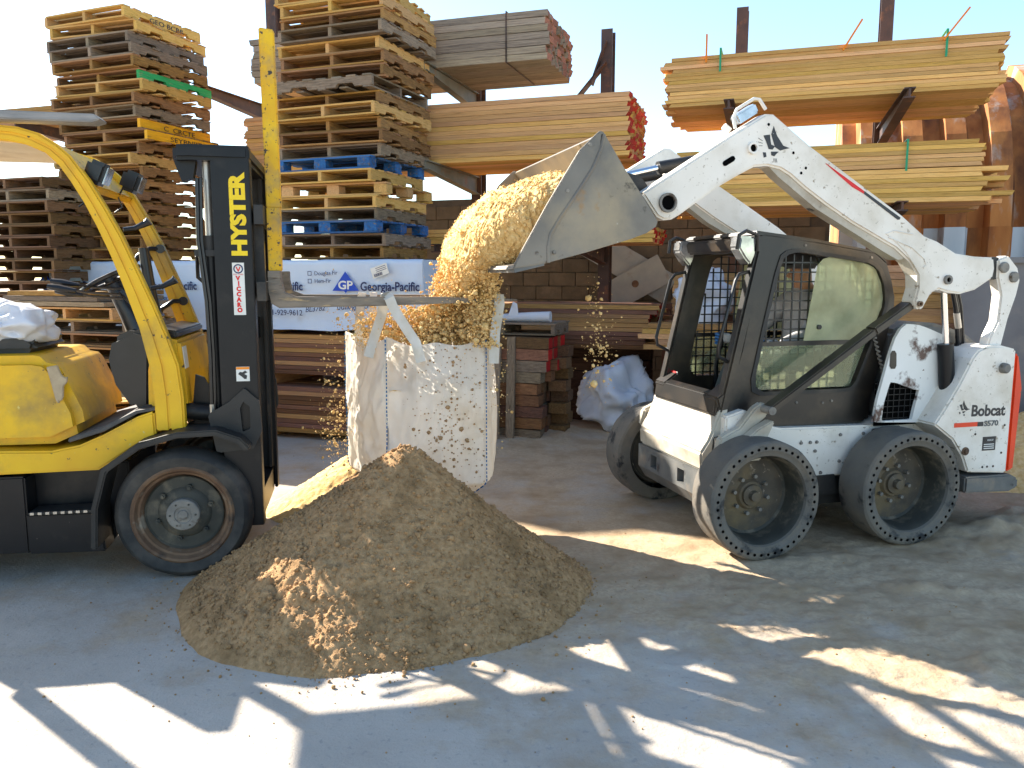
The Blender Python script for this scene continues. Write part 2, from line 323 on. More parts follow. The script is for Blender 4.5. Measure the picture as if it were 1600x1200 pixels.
# ------------------------------------------------------------------ lettering
def lettering(txt, size, mat, parent, mtx, name='lettering', w=None, bold=0, extr=.0008, shear=0):
    cu = bpy.data.curves.new('t', 'FONT'); cu.body = txt; cu.size = size; cu.extrude = extr; cu.offset = bold; cu.align_x = 'LEFT'; cu.shear = shear; cu.resolution_u = 3
    o = bpy.data.objects.new('t', cu); COL.objects.link(o)
    dg = bpy.context.evaluated_depsgraph_get(); me = bpy.data.meshes.new_from_object(o.evaluated_get(dg))
    bpy.data.objects.remove(o); bpy.data.curves.remove(cu)
    if w:
        xs = [v.co.x for v in me.vertices]; x0, x1 = min(xs), max(xs); k = w/(x1-x0)
        for v in me.vertices: v.co.x = (v.co.x-x0)*k
    me.name = name; me.materials.clear(); me.materials.append(mat)
    q = obj(name, me, parent); q.matrix_local = mtx; return q
def frame(o, x, y):   # matrix with text axes x (reading), y (up) at point o
    x = Vector(x).normalized(); y = Vector(y); y = (y-x*x.dot(y)).normalized(); z = x.cross(y)
    m = Matrix((x, y, z)).transposed().to_4x4(); m.translation = Vector(o); return m
ORD = ['top', 'second', 'third', 'fourth', 'fifth', 'sixth', 'seventh', 'eighth', 'ninth', 'tenth', 'eleventh', 'twelfth', 'thirteenth', 'fourteenth', 'fifteenth', 'sixteenth', 'seventeenth', 'eighteenth', 'nineteenth', 'twentieth', 'twenty-first', 'twenty-second']
def ordl(i, n): return 'topmost' if i == 0 else ('bottom one' if i == n-1 else ORD[i]+' from the top')

# ================================================================== THE SETTING
RA = R(-18); RD = Vector((math.cos(R(18)), -math.sin(R(18)), 0)); RM = Vector((math.sin(R(18)), math.cos(R(18)), 0)); R0 = Vector((-.3, 9.35, 0))
def RW(s, t, z=0): return R0+RD*s+RM*t+Vector((0, 0, z))

def ground_height(x, y):
    p = pts3(x, y)
    h = .010*fbm(p*.7, 3, 3)+.006*fbm(p*3.1, 3, 5)+.0022*fbm(p*22, 3, 8)
    # rutted sand round the loader, trodden smooth concrete in front
    def lump(cx, cy, rx, ry, a=0):
        c, s = math.cos(a), math.sin(a); u = (x-cx)*c+(y-cy)*s; v = -(x-cx)*s+(y-cy)*c
        return np.exp(-(u/rx)**2-(v/ry)**2)
    w = np.clip(lump(2.2, 4.2, 2.2, 1.3)+lump(2.6, 3.2, 1.6, .8), 0, 1)
    h = h+w*(.022*fbm(p*np.array([2.6, 5.0, 1]), 4, 11)+.014*np.abs(fbm(p*9+4, 3, 14))+.012*fbm(p*24, 3, 15))
    h = h+.035*lump(2.45, 4.30, .34, .06, -.12)*(1+.9*fbm(p*13, 3, 9))+.03*lump(2.15, 3.42, .07, .22, -.5)*(1+fbm(p*15, 3, 19))
    h = h+.03*lump(3.1, 3.75, .5, .07, -.25)*(1+fbm(p*12, 3, 29))
    h = h+.16*lump(3.9, 5.4, .8, .30, .15)*(1+.6*fbm(p*7, 4, 21))+.33*lump(5.0, 6.6, 1.0, .7)*(1+.3*fbm(p*5, 4, 22))
    h = h+.10*lump(.35, 8.9, .7, .45)*(1+.5*fbm(p*5, 4, 24))+.05*lump(-.7, 8.1, .6, .3)*(1+.5*fbm(p*6, 4, 26))
    return h
def axis(lo, hi, st, far):
    a = np.arange(lo, hi, st); out = [hi]; d = st
    while out[-1] < far: d *= 1.35; out.append(out[-1]+d)
    neg = [lo]; d = st
    while neg[-1] > -far: d *= 1.35; neg.append(neg[-1]-d)
    return np.concatenate([np.array(neg[::-1]), a[1:], np.array(out)])
gx = axis(-3.2, 4.6, .022, 300); gy = axis(1.6, 6.6, .022, 300)
X, Y = np.meshgrid(gx, gy, indexing='ij'); x = X.ravel(); y = Y.ravel()
near = np.exp(-np.clip(np.hypot(x-1, y-6)-12, 0, None)**2/40)
z = ground_height(x, y)*near
gm = bpy.data.materials.new('yard_concrete'); gm.use_nodes = True
def ground_mat():
    t = gm.node_tree; N = t.nodes; L = t.links; p = N['Principled BSDF']; p.inputs['Roughness'].default_value = .9; p.inputs['Specular IOR Level'].default_value = .25
    tc = N.new('ShaderNodeTexCoord')
    def no(sc, de=6, ro=.6):
        n = N.new('ShaderNodeTexNoise'); n.inputs['Scale'].default_value = sc; n.inputs['Detail'].default_value = de; n.inputs['Roughness'].default_value = ro; L.new(tc.outputs['Object'], n.inputs['Vector']); return n.outputs['Fac']
    def rp(f, a, b, ca, cb):
        r = N.new('ShaderNodeValToRGB'); r.color_ramp.elements[0].position = a; r.color_ramp.elements[1].position = b; r.color_ramp.elements[0].color = (*ca, 1); r.color_ramp.elements[1].color = (*cb, 1); L.new(f, r.inputs[0]); return r.outputs[0]
    def mx(f, a, b, mode='MIX'):
        m = N.new('ShaderNodeMix'); m.data_type = 'RGBA'; m.blend_type = mode; L.new(f, m.inputs['Factor'])
        for s, v in (('A', a), ('B', b)):
            if isinstance(v, tuple): m.inputs[s].default_value = (*v, 1)
            else: L.new(v, m.inputs[s])
        return m.outputs['Result']
    conc = rp(no(1.3), .3, .7, (.385, .335, .28), (.51, .45, .38))
    conc = mx(rp(no(.55, 7, .7), .50, .62, (0, 0, 0), (.75, .75, .75)), conc, (.33, .275, .21))
    conc = mx(rp(no(5.5, 8, .72), .56, .70, (0, 0, 0), (.6, .6, .6)), conc, (.48, .405, .31))
    conc = mx(rp(no(26, 4), .60, .68, (0, 0, 0), (.6, .6, .6)), conc, (.28, .265, .245))
    sandc = rp(no(40, 6), .3, .7, (.40, .285, .175), (.54, .405, .265))
    sandc = mx(rp(no(2.5, 7, .68), .46, .66, (0, 0, 0), (.8, .8, .8)), sandc, (.31, .20, .105))
    at = N.new('ShaderNodeAttribute'); at.attribute_name = 'dust'
    a1 = N.new('ShaderNodeMath'); a1.operation = 'ADD'; L.new(at.outputs['Fac'], a1.inputs[0])
    sb = N.new('ShaderNodeMath'); sb.operation = 'SUBTRACT'; L.new(no(2.2, 7, .65), sb.inputs[0]); sb.inputs[1].default_value = .5
    ml = N.new('ShaderNodeMath'); ml.operation = 'MULTIPLY'; L.new(sb.outputs[0], ml.inputs[0]); ml.inputs[1].default_value = 1.6; L.new(ml.outputs[0], a1.inputs[1])
    f = rp(a1.outputs[0], .25, .75, (0, 0, 0), (1, 1, 1))
    L.new(mx(f, conc, sandc), p.inputs['Base Color'])
    b = N.new('ShaderNodeBump'); b.inputs['Strength'].default_value = .55; b.inputs['Distance'].default_value = .012; L.new(no(55, 7, .7), b.inputs['Height'])
    b2 = N.new('ShaderNodeBump'); b2.inputs['Strength'].default_value = .3; b2.inputs['Distance'].default_value = .02; L.new(no(9, 4), b2.inputs['Height']); L.new(b.outputs[0], b2.inputs['Normal']); L.new(b2.outputs[0], p.inputs['Normal'])
ground_mat()
me = grid_mesh('ground', np.stack([x, y, z], 1), len(gx), len(gy), gm)
at = me.attributes.new('dust', 'FLOAT', 'POINT')
dust = .22+.75*np.exp(-((x-1.9)/1.7)**2-((y-4.9)/1.0)**2)+.75*np.exp(-((x+.6)/1.35)**2-((y-4.7)/1.05)**2)+.55*np.exp(-((x-2.6)/1.5)**2-((y-3.4)/.8)**2)+.6*np.exp(-((x-4.4)/1.6)**2-((y-6)/1.4)**2)+.65*np.exp(-((x-.6)/2.5)**2-((y-7.6)/1.5)**2)+.4*np.clip((y-9)/3, 0, 1)-.18*np.exp(-((x+2)/1.5)**2-((y-3)/1.0)**2)
at.data.foreach_set('value', dust.astype(np.float32))
tag(obj('ground', me), kind='structure')

# ------------------------------------------------------------------ boards, shared between all timber
_bv = {}
def board_mesh(var, m, end=None):
    k = (var, m, end)
    if k in _bv: return _bv[k]
    rs = random.Random(var*31+5); n = 5; v = []; f = []; mi = []
    off = [(rs.uniform(-.04, .04), rs.uniform(-.05, .05)) for _ in range(n)]
    for i in range(n):
        px = -.5+i/(n-1); e = .012 if i in (0, n-1) else 0
        for (a, b) in ((-1, -1), (1, -1), (1, 1), (-1, 1)):
            v.append((px+(rs.uniform(-.006, .006) if e else 0), a*.5*(1-e*3)+off[i][0]*.5+rs.uniform(-.015, .015), b*.5*(1-e*3)+off[i][1]*.6+rs.uniform(-.02, .02)))
    for i in range(n-1):
        for k2 in range(4): f.append((i*4+k2, i*4+(k2+1) % 4, i*4+4+(k2+1) % 4, i*4+4+k2)); mi.append(0)
    f += [(3, 2, 1, 0), tuple((n-1)*4+q for q in range(4))]; mi += [0, 1 if end else 0]
    me = bpy.data.meshes.new('board'); me.from_pydata(v, [], f); me.materials.append(M[m])
    if end: me.materials.append(M[end])
    me.polygons.foreach_set('material_index', mi); me.update(); _bv[k] = me; return me
def board(parent, c, size, m, name='board', rot=(0, 0, 0), end=None):
    o = obj(name, board_mesh(random.randrange(6), m, end), parent, c, rot); o.scale = size; return o
_sv = {}
def stringer_mesh(m, notched=True):
    if (m, notched) in _sv: return _sv[(m, notched)]
    poly = [(-.5, 0), (-.33, 0), (-.31, .38), (-.16, .40), (-.14, 0), (.14, 0), (.16, .40), (.31, .38), (.33, 0), (.5, 0), (.5, 1), (-.5, 1)] if notched else [(-.5, 0), (.5, 0), (.5, 1), (-.5, 1)]
    b = MB(); b.prism(poly, -.5, .5); me = b.build('stringer', M[m]); d = me.data; bpy.data.objects.remove(me); _sv[(m, notched)] = d; return d
def pallet(loc, rz, label, wood='wood_pallet', W_=1.22, L_=1.12, style='stringer', side=None, group=None, name='pallet', edge=None, h=.115, text=None, notch=True):
    t = thing(name, label, 'pallet', loc, rz, group); bt = .017; sh = h-2*bt
    jw = lambda: random.uniform(-.02, .02)
    if style == 'stringer':
        for i, sx in enumerate((-1, 0, 1)):
            mm = side if (side and sx == 1) else wood
            o = obj('stringer', stringer_mesh(mm, notch), t, (sx*(W_/2-.02)+jw()*.3, 0, bt), (0, 0, R(90))); o.scale = (L_+jw(), .04, sh)
        if text: lettering(text, .075, M['decal_black'], t, frame((W_/2+.006, -.22, bt+.014), (0, 1, 0), (0, 0, 1)), w=.5)
    else:
        for sx in (-1, 0, 1):
            for sy in (-1, 0, 1):
                board(t, (sx*(W_/2-.07), sy*(L_/2-.07), bt+sh/2), (.14, .14, sh*.99), wood, 'block')
    n = random.choice((7, 8, 8))
    for i in range(n):
        y_ = -L_/2+.05+i*(L_-.1)/(n-1)+(jw()*.5 if 0 < i < n-1 else 0)
        mm = edge if (edge and i == 0) else wood
        board(t, (jw()*.4, y_, h-bt/2), (W_+jw(), .11+jw()*.6, bt), mm, 'deck_board', (0, 0, R(random.uniform(-.6, .6))))
    nb = 5 if style == 'stringer' else 3
    for i in range(nb):
        y_ = -L_/2+.05+i*(L_-.1)/(nb-1)
        board(t, (jw()*.4, y_, bt/2), (W_+jw(), .095, bt*.96), wood, 'deck_board', (0, 0, R(random.uniform(-.5, .5))))
    return t
def pallet_stack(corner, rz, z0, n, step, desc, kinds=None, shift=None, W_=1.22, L_=1.12, group=None, jit=.03, base='wood_pallet'):
    xh = Vector((math.cos(rz), math.sin(rz), 0)); yh = Vector((-math.sin(rz), math.cos(rz), 0))
    for i in range(n):                     # i counted from the top
        k = (kinds or {}).get(i, {}); k = dict(k)
        wood = k.pop('wood', None) or random.choice([base, base, base, 'wood_pallet_grey', 'wood_pallet_fresh' if base == 'wood_pallet' else base])
        sx = (shift(i) if shift else 0)+random.uniform(-jit, jit); sy = random.uniform(-jit, jit)
        c = Vector((corner[0], corner[1], 0))+xh*(sx-W_/2)+yh*(sy+L_/2); c.z = z0+(n-1-i)*step
        a = rz+R(random.uniform(-3, 3))+R(k.pop('turn', 0)); adj = k.pop('adj', '')
        lab = f"{adj or {'wood_pallet':'brown','wood_pallet_grey':'greyed','wood_pallet_fresh':'pale','wood_pallet_dark':'dark brown'}.get(wood,'brown')} pallet, {ordl(i, n)} in {desc}"
        pallet(c, a, lab, wood, W_+random.uniform(-.03, .03), L_+random.uniform(-.03, .03), group=group, h=step-.003, **k)

def lumber(label, s0, s1, t0, depth, z0, z1, rows, cols, m, end=None, jit=.03, name='lumber_stack', drop=0, ms=None, extra=None, group=None):
    t = thing(name, label, 'lumber', RW((s0+s1)/2, t0+depth/2, z0), RA, group); L = s1-s0; th = (z1-z0)/rows; w = depth/cols
    for r in range(rows):
        for c in range(cols):
            if r == rows-1 and c < drop: continue
            mm = random.choice(ms) if ms else m
            l = L+random.uniform(-jit, jit)*2; dx = random.uniform(-jit, jit)
            if extra and random.random() < extra: l *= random.uniform(.93, 1.03)
            hh = th*random.uniform(.91, .975); ww = w*random.uniform(.96, .985)
            board(t, (dx, -depth/2+(c+.5)*w+(random.uniform(-.006, .006) if c else random.uniform(-.008, .004)), (r+.5)*th), (l, ww, hh), mm, end=end)
    return t

# ================================================================== YARD BACKGROUND
# concrete block wall
wall = thing('block_wall', 'tan concrete block wall behind the lumber racks', 'wall', RW(1.2, 2.75), RA)
b = MB(); b.box((-1.0, .11, 1.45), (7.3, .16, 2.9)); b.build('mortar', M['mortar'], wall)
bb = MB(); bb.box((0, 0, 0), (.392, .04, .192)); blk = bb.build('block', M['concrete_block'], bevel=.004); blk_me = blk.data; bpy.data.objects.remove(blk)
nblk = 0
for r in range(14):
    for i in range(24):
        x_ = -4.6+i*.4+(.2 if r % 2 else 0); s_ = 1.2+x_
        if r*.2+.1 < 1.1 and not (.2 < s_ < 2.8): continue        # hidden by the ground stacks
        if nblk >= 300 or s_ > 3.75: continue
        nblk += 1
        obj('block', blk_me, wall, (x_, .012+random.uniform(-.003, .003), .1+r*.2))
# rusted ribbed arch shed
shed = thing('arched_shed', 'rusted arched shed of deep ribbed metal panels behind the right lumber', 'shed', RW(6.72, 2.75), RA)
def arch(zmax=None):
    P = [(0.0, 0.0), (0.0, 1.2), (0.0, 2.35)]
    for k in range(1, 9):
        a = k*R(10); P.append((2.2*(1-math.cos(a)), 2.35+2.2*math.sin(a)))
    return P
A = arch()
for k in range(11):
    x0 = -2.75+k*.5
    prof = [(0, 0), (.17, 0), (.21, -.17), (.44, -.17), (.48, 0), (.5, 0)]
    for part, rng, mt in (('wall_panel', range(0, 3), 'galv_panel'), ('roof_panel', range(2, len(A)), 'rust_panel')):
        b = MB(); rows = []
        for q in rng:
            j = min(q+1, len(A)-1); i0 = max(q-1, 0); tx, tz = A[j][0]-A[i0][0], A[j][1]-A[i0][1]; ll = math.hypot(tx, tz); nx, nz = -tz/ll, tx/ll
            rows.append([(x0+u, A[q][0]+nx*(-d), A[q][1]+nz*(-d)) for u, d in prof])
        n = len(prof); v = [p for r_ in rows for p in r_]; f = [(i*n+j, i*n+j+1, (i+1)*n+j+1, (i+1)*n+j) for i in range(len(rows)-1) for j in range(n-1)]
        b.add(v, f); o = b.build(part, M['rust_panel' if k % 2 == 1 else mt], shed); sm = o.modifiers.new('s', 'SOLIDIFY'); sm.thickness = .006
b = MB(); b.prism([(2.2, 0)]+[(p[0]+.02, p[1]) for p in A], -2.75, -2.70, 'YZ'); b.build('end_wall', M['rust_panel'], shed)

RC1, RC2 = 2.67, 4.31
# cantilever racks: a column with arms
def rack(s_, z_top, arms, label, t_=1.45, grey=(), w=.14, brace=()):
    r = thing('rack_column', label, 'rack', RW(s_, t_), RA, 'cantilever lumber rack columns')
    b = MB(); b.box((0, -.09, z_top/2), (w, .02, z_top)); b.box((0, .09, z_top/2), (w, .02, z_top)); b.box((0, 0, z_top/2), (.02, .16, z_top)); b.build('column', M['rack_steel'], r)
    b = MB(); b.box((0, 0, .01), (.5, .5, .02)); b.build('base_plate', M['rack_steel'], r)
    for i, (za, ln) in enumerate(arms):
        g = M['rack_grey'] if i in grey else M['rack_steel']; b = MB(); h = .16
        b.prism([(-.1, za-h-.06), (-.1, za), (-ln, za), (-ln, za-.09)], -.01, .01, 'YZ')
        b.box((0, -(ln+.1)/2, za-.006), (.10, ln-.1, .012)); b.bar((0, -.1, za-h-.06), (0, -ln, za-.09), .10, .012); b.build('arm', g, r)
    for (za, zb, dx) in brace:
        b = MB(); b.bar((0, -.11, za), (dx, -.11, zb), .02, .14, (0, 1, 0)); b.build('brace', M['rack_steel'], r)
    return r
rack(-3.68, 5.85, [(4.10, 1.75), (3.04, 1.75)], 'tall dark steel rack column rising behind the gap between both pallet stacks')
rack(-.62, 4.35, [(4.10, 1.75), (3.04, 1.75), (2.12, 1.5)], 'rack column with grey arms under the weathered timber beside the tall pallet stack', grey=(0, 1))
rack(1.10, 4.75, [(3.04, 1.7), (2.12, 1.5)], 'red brown rack column with diagonal brace just above the loader bucket', brace=((4.35, 3.85, -.45), (4.6, 4.1, -.18)))
rack(RC1, 5.03, [(3.5, 2.3), (2.46, 2.3)], 'rack column poking up behind left part of the topmost right lumber stack', t_=2.05)
rack(RC2, 5.7, [(3.5, 2.3), (2.46, 2.3)], 'rack column with dark tapered arm under right part of the topmost right lumber stack', t_=2.05)
rack(-6.6, 4.4, [(3.82, 1.75)], 'rack column at far left behind the forklift roof')

# lumber on the racks
lumber('weathered grey timber stack high on the rack behind the tall pallet stack', -3.05, .70, 0, 1.2, 4.10, 4.62, 7, 8, 'lumber_grey', 'end_grey', jit=.015)
lumber('yellow lumber stack with red painted ends on the middle rack arm', -3.2, 1.62, 0, 1.2, 3.04, 3.70, 13, 8, 'lumber', 'paint_red', jit=.008)
lumber('low orange lumber stack with red painted ends below the loader bucket', -.9, 1.87, .2, 1.1, 2.12, 2.30, 4, 8, 'lumber', 'paint_red', jit=.02)
lumber('topmost right lumber stack of yellow planks high against the sky', 2.03, 5.12, 0, 1.55, 3.5, 4.03, 14, 9, 'lumber', jit=.05, drop=2)
lumber('right lumber stack on the lower arm, upper bundle with flush ends', 2.15, 5.02, 0, 1.75, 2.79, 3.04, 6, 10, 'lumber', jit=.04)
lumber('right lumber stack on the lower arm, bottom bundle with ragged ends', 2.1, 5.14, -.03, 1.8, 2.46, 2.78, 7, 10, 'lumber', jit=.10)
lumber('thin weathered lumber stack high on the rack at far left', -8.4, -5.45, 0, 1.2, 3.82, 4.05, 4, 6, 'lumber_brown', jit=.06)
# slanted sticks and green straps on the topmost right stack
for s_, z_, lean, lab in ((2.42, 3.92, .0, 'leftmost orange stick standing up from the topmost right lumber stack'), (3.72, 3.93, .16, 'middle orange stick leaning from the topmost right lumber stack'), (4.60, 3.95, .2, 'rightmost orange stick leaning from the topmost right lumber stack')):
    b = MB(); b.bar((0, 0, 0), (lean, -.01, .27), .016, .03, (0, 1, 0)); o = b.build('marker_stick', M['orange_stick'], None, loc=RW(s_, -.035, z_), rot=(0, 0, RA)); tag(o, lab, 'stick', 'orange sticks in the lumber')
for s_, t0, z0, z1, lab in ((2.56, -.03, 3.82, 4.05, 'green strap round the left part of the topmost right lumber stack'), (4.63, -.03, 3.80, 4.05, 'green strap round the right part of the topmost right lumber stack'), (4.35, -.03, 2.76, 3.06, 'green strap round the flush right lumber bundle')):
    b = MB(); b.box((0, 0, (z1-z0)/2), (.02, .006, z1-z0)); b.box((0, .35, z1-z0), (.02, .70, .006)); o = b.build('strap', M['green_strap'], None, loc=RW(s_, t0, z0), rot=(0, 0, RA)); tag(o, lab, 'strap', 'green straps on the lumber')
b = MB(); b.box((0, 0, .13), (.012, .008, .26)); b.box((0, .55, -.005), (.012, 1.1, .008)); b.box((0, .55, .53), (.012, 1.1, .008)); b.box((0, 0, .27), (.012, .008, .53))
tag(b.build('band', M['rack_steel'], None, loc=RW(.25, -.012, 4.1), rot=(0, 0, RA)), 'dark steel band round the weathered grey timber stack', 'band')

# ------------------------------------------------------------------ wrapped lumber unit with print
gp = thing('wrapped_lumber', 'long lumber unit in printed white plastic wrap under the pallet stacks', 'lumber', RW(-2.63, -1.4, 1.2), RA)
def wrap_sheet():
    nu, nv = 260, 44; u = np.linspace(-2.46, 2.46, nu); prof = []
    for k in range(nv):
        f = k/(nv-1)
        if f < .55: prof.append((-.004, -.02+.73*f/.55))
        else: prof.append(((f-.55)/.45*1.15, .715))
    prof = np.array(prof); U = np.repeat(u, nv); P = np.tile(prof, (nu, 1)); V = np.stack([U, P[:, 0], P[:, 1]], 1)
    n1 = fbm(V*np.array([1.2, 2, 3.0]), 4, 41); n2 = fbm(V*np.array([5, 5, 2.0])+3, 3, 43)
    right = np.clip((U-1.4)/1.06, 0, 1)
    V[:, 1] -= .010*n1+.004*n2-.0+right*.03*n2; V[:, 2] += .006*n2
    low = np.clip((.08-P[:, 1])/.1, 0, 1)*(P[:, 0] < .01)
    V[:, 2] -= low*.03*(n1+.3)-low*right*.10; V[:, 1] -= low*.02
    return grid_mesh('wrap', V, nu, nv, M['wrap'])
obj('wrap', wrap_sheet(), gp)
for x_ in (2.462, -2.462): b = MB(); b.box((x_, .57, .36), (.01, 1.14, .70)); b.build('wrap_end', M['wrap'], gp)
for r_ in range(8):
    for c_ in range(6): board(gp, (0, .13+c_*.19, .05+r_*.086), (4.88, .18, .078), 'lumber_brown')
WY = -.036
def GX(s_): return s_+2.63
for s_ in (-5.02, -3.70, -2.36, -1.02):
    b = MB(); x_ = GX(s_); b.prism([(x_-.155, .395), (x_+.155, .395), (x_, .595)], WY, WY-.001); b.build('logo_triangle', M['print_blue'], gp)
    b = MB(); b.prism([(x_-.02, .398), (x_+.02, .398), (x_, .37)], WY, WY-.001); b.build('logo_tip', M['print_blue'], gp)
    lettering('GP', .12, M['decal_white'], gp, frame((x_-.085, WY-.002, .415), (1, 0, 0), (0, 0, 1)), w=.17, bold=.003)
    lettering('Georgia-Pacific', .125, M['print_navy'], gp, frame((x_+.17, WY, .40), (1, 0, 0), (0, 0, 1)), w=.66, bold=.003)
    lettering('lumber', .07, M['print_navy'], gp, frame((x_+.24, WY, .285), (1, 0, 0), (0, 0, 1)), w=.2, shear=.25)
for s_ in (-3.42, -2.04): lettering('| 541-929-9612', .085, M['print_navy'], gp, frame((GX(s_), WY-.004, .135), (1, 0, 0), (0, 0, 1)), w=.50)
lettering('BL3782', .08, M['print_navy'], gp, frame((GX(-1.5), WY-.004, .17), (1, 0, .1), (0, 0, 1)), w=.24, shear=.3)
lettering('buildgp.com', .09, M['print_navy'], gp, frame((GX(-1.12), WY-.004, .20), (1, 0, .05), (0, 0, 1)), w=.42)
for z_, tx in ((.555, 'Douglas Fir'), (.475, 'Hem-Fir')):
    lettering(tx, .06, M['print_navy'], gp, frame((GX(-1.38), WY, z_), (1, 0, .03), (0, 0, 1)), w=.27 if 'D' in tx else .19)
    b = MB(); x_ = GX(-1.44)
    for dx, dz, sx, sz in ((0, 0, .045, .006), (0, .04, .045, .006), (-.02, .02, .006, .045), (.02, .02, .006, .045)): b.box((x_+dx, WY, z_+dz), (sx, .001, sz))
    b.build('tick_box', M['print_navy'], gp)
tg = MB(); tg.box((0, 0, 0), (.19, .002, .11)); ob = tg.build('paper_label', M['decal_white'], gp, loc=(GX(-.62), WY-.012, .60), rot=(0, R(-18), 0))
b = MB()
for k in range(12): b.box((-.07+k*.008, -.002, -.03), (.004 if k % 3 else .006, .001, .03))
for k in range(3): b.box((.02, -.002, .035-k*.018), (.12, .001, .005))
b.build('print', M['print_navy'], ob)

# ------------------------------------------------------------------ pallet stacks on the wrapped unit
SR = R(-20)
def shB(i): return -.02 if i < 3 else (.0 if i == 3 else (.06 if i < 9 else (.07 if i in (9, 10, 11) else (-.04 if i < 15 else -.06))))
kB = {0: dict(wood='wood_pallet_fresh', adj='pale stamped', text='GEO BCB8'), 1: dict(wood='wood_pallet_fresh', adj='yellowish stamped'), 2: dict(wood='wood_pallet_grey', adj='overhanging grey'), 3: dict(wood='wood_pallet_grey'),
      5: dict(wood='wood_pallet', side='paint_green_wood', adj='green edged'), 10: dict(wood='wood_pallet', side='paint_yellow_wood', adj='yellow painted', notch=False, text='SEYBNIIT'), 9: dict(wood='wood_pallet', side='paint_yellow_wood', adj='yellow lettered', notch=False, text='C  CRCTE')}
pallet_stack((-4.14, 9.16), SR, 1.93, 21, .131, 'the left tall pallet stack', kB, shB, 1.22, 1.14, 'pallets of the left tall stack', jit=.06)
kC = {13: dict(wood='paint_blue_wood', style='block', adj='blue painted'), 18: dict(wood='paint_blue_wood', style='block', adj='dark blue'), 15: dict(wood='wood_pallet_fresh', style='block', adj='block-legged pale', ), 7: dict(wood='wood_pallet_grey', turn=90, adj='crosswise grey'),
      0: dict(wood='wood_pallet_fresh'), 1: dict(wood='wood_pallet_fresh', adj='bright'), 14: dict(wood='wood_pallet_fresh')}
pallet_stack((-1.30, 8.26), SR, 1.93, 21, .1285, 'the tall pallet stack behind the fork', kC, lambda i: .02 if i < 7 else (-.02 if i < 13 else -.05), 1.22, 1.14, 'pallets of the tall stack behind the fork', jit=.05)
pallet_stack((-5.05, 8.92), SR, 1.42, 11, .128, 'the dark stack at the far left edge', None, None, 1.22, 1.1, 'pallets of the far left stack', base='wood_pallet_dark')
pallet_stack((-4.95, 10.1), SR, 1.96, 8, .131, 'the half hidden left stack', None, None, 1.22, 1.1, 'pallets of the half hidden stack', base='wood_pallet_dark')
# low stacks at the left behind the forklift
pallet_stack((-3.86, 7.86), SR, .0, 11, .131, 'the low stack behind the steering wheel', None, None, 1.3, .85, 'pallets of the low left stack', jit=.05)
t = thing('plank_bundle', 'short pale planks lying on the low pallet stack behind the steering wheel', 'planks', (-4.42, 8.42, 1.443), SR)
for r_ in range(3):
    for c_ in range(4): board(t, (random.uniform(-.06, .06), -.36+c_*.22, .03+r_*.052), (1.36-.12*r_, .2, .045), random.choice(['wood_pallet_fresh', 'wood_pallet', 'wood_pallet_grey']), 'plank')
pallet_stack((-3.30, 6.95), R(22), 0, 5, .131, 'the knee-high stack behind the forklift floor', {0: dict(wood='wood_pallet_fresh')}, None, 1.0, 1.0, 'pallets of the knee-high stack', jit=.05)
pallet_stack((-2.72, 6.72), R(30), 0, 4, .125, 'the lowest stack beside the forklift pedals', {0: dict(wood='wood_pallet_fresh')}, None, .9, .9, 'pallets of the lowest stack', jit=.04)
# what carries the far left stack
lumber('dark timber blocks carrying the far left pallet stack', -6.4, -4.9, -1.5, 1.1, 0, 1.41, 10, 4, 'lumber_red', name='timber_blocks')
lumber('dark timber blocks carrying the half hidden pallet stack', -6.2, -5.2, -.18, 1.1, 0, 1.95, 12, 4, 'lumber_red', name='timber_blocks')
# dark red planks below the wrapped unit
lumber('dark red plank stack directly under the printed wrap', -5.0, -.45, -1.38, 1.1, .70, 1.13, 9, 7, 'lumber_red', jit=.05, ms=['lumber_red', 'lumber_red', 'lumber_brown'])
lumber('bottom plank stack on the ground under the printed wrap', -5.0, -.5, -1.42, 1.1, .07, .57, 10, 7, 'lumber_red', jit=.05, ms=['lumber_red', 'lumber_red', 'lumber_brown'])
for z_, nm in ((0, 'lowest'), (.57, 'middle'), (1.13, 'upper')):
    t = thing('bunk_timbers', f'{nm} row of bunk timbers between the dark red plank stacks', 'timbers', RW(-2.75, -.85, z_), RA)
    for k in range(4): board(t, (-2.1+k*1.4, 0, (.065 if z_ != .57 else .13)/2), (1.1, .1, .064 if z_ != .57 else .128), 'lumber_brown', 'timber', (0, 0, R(90)))

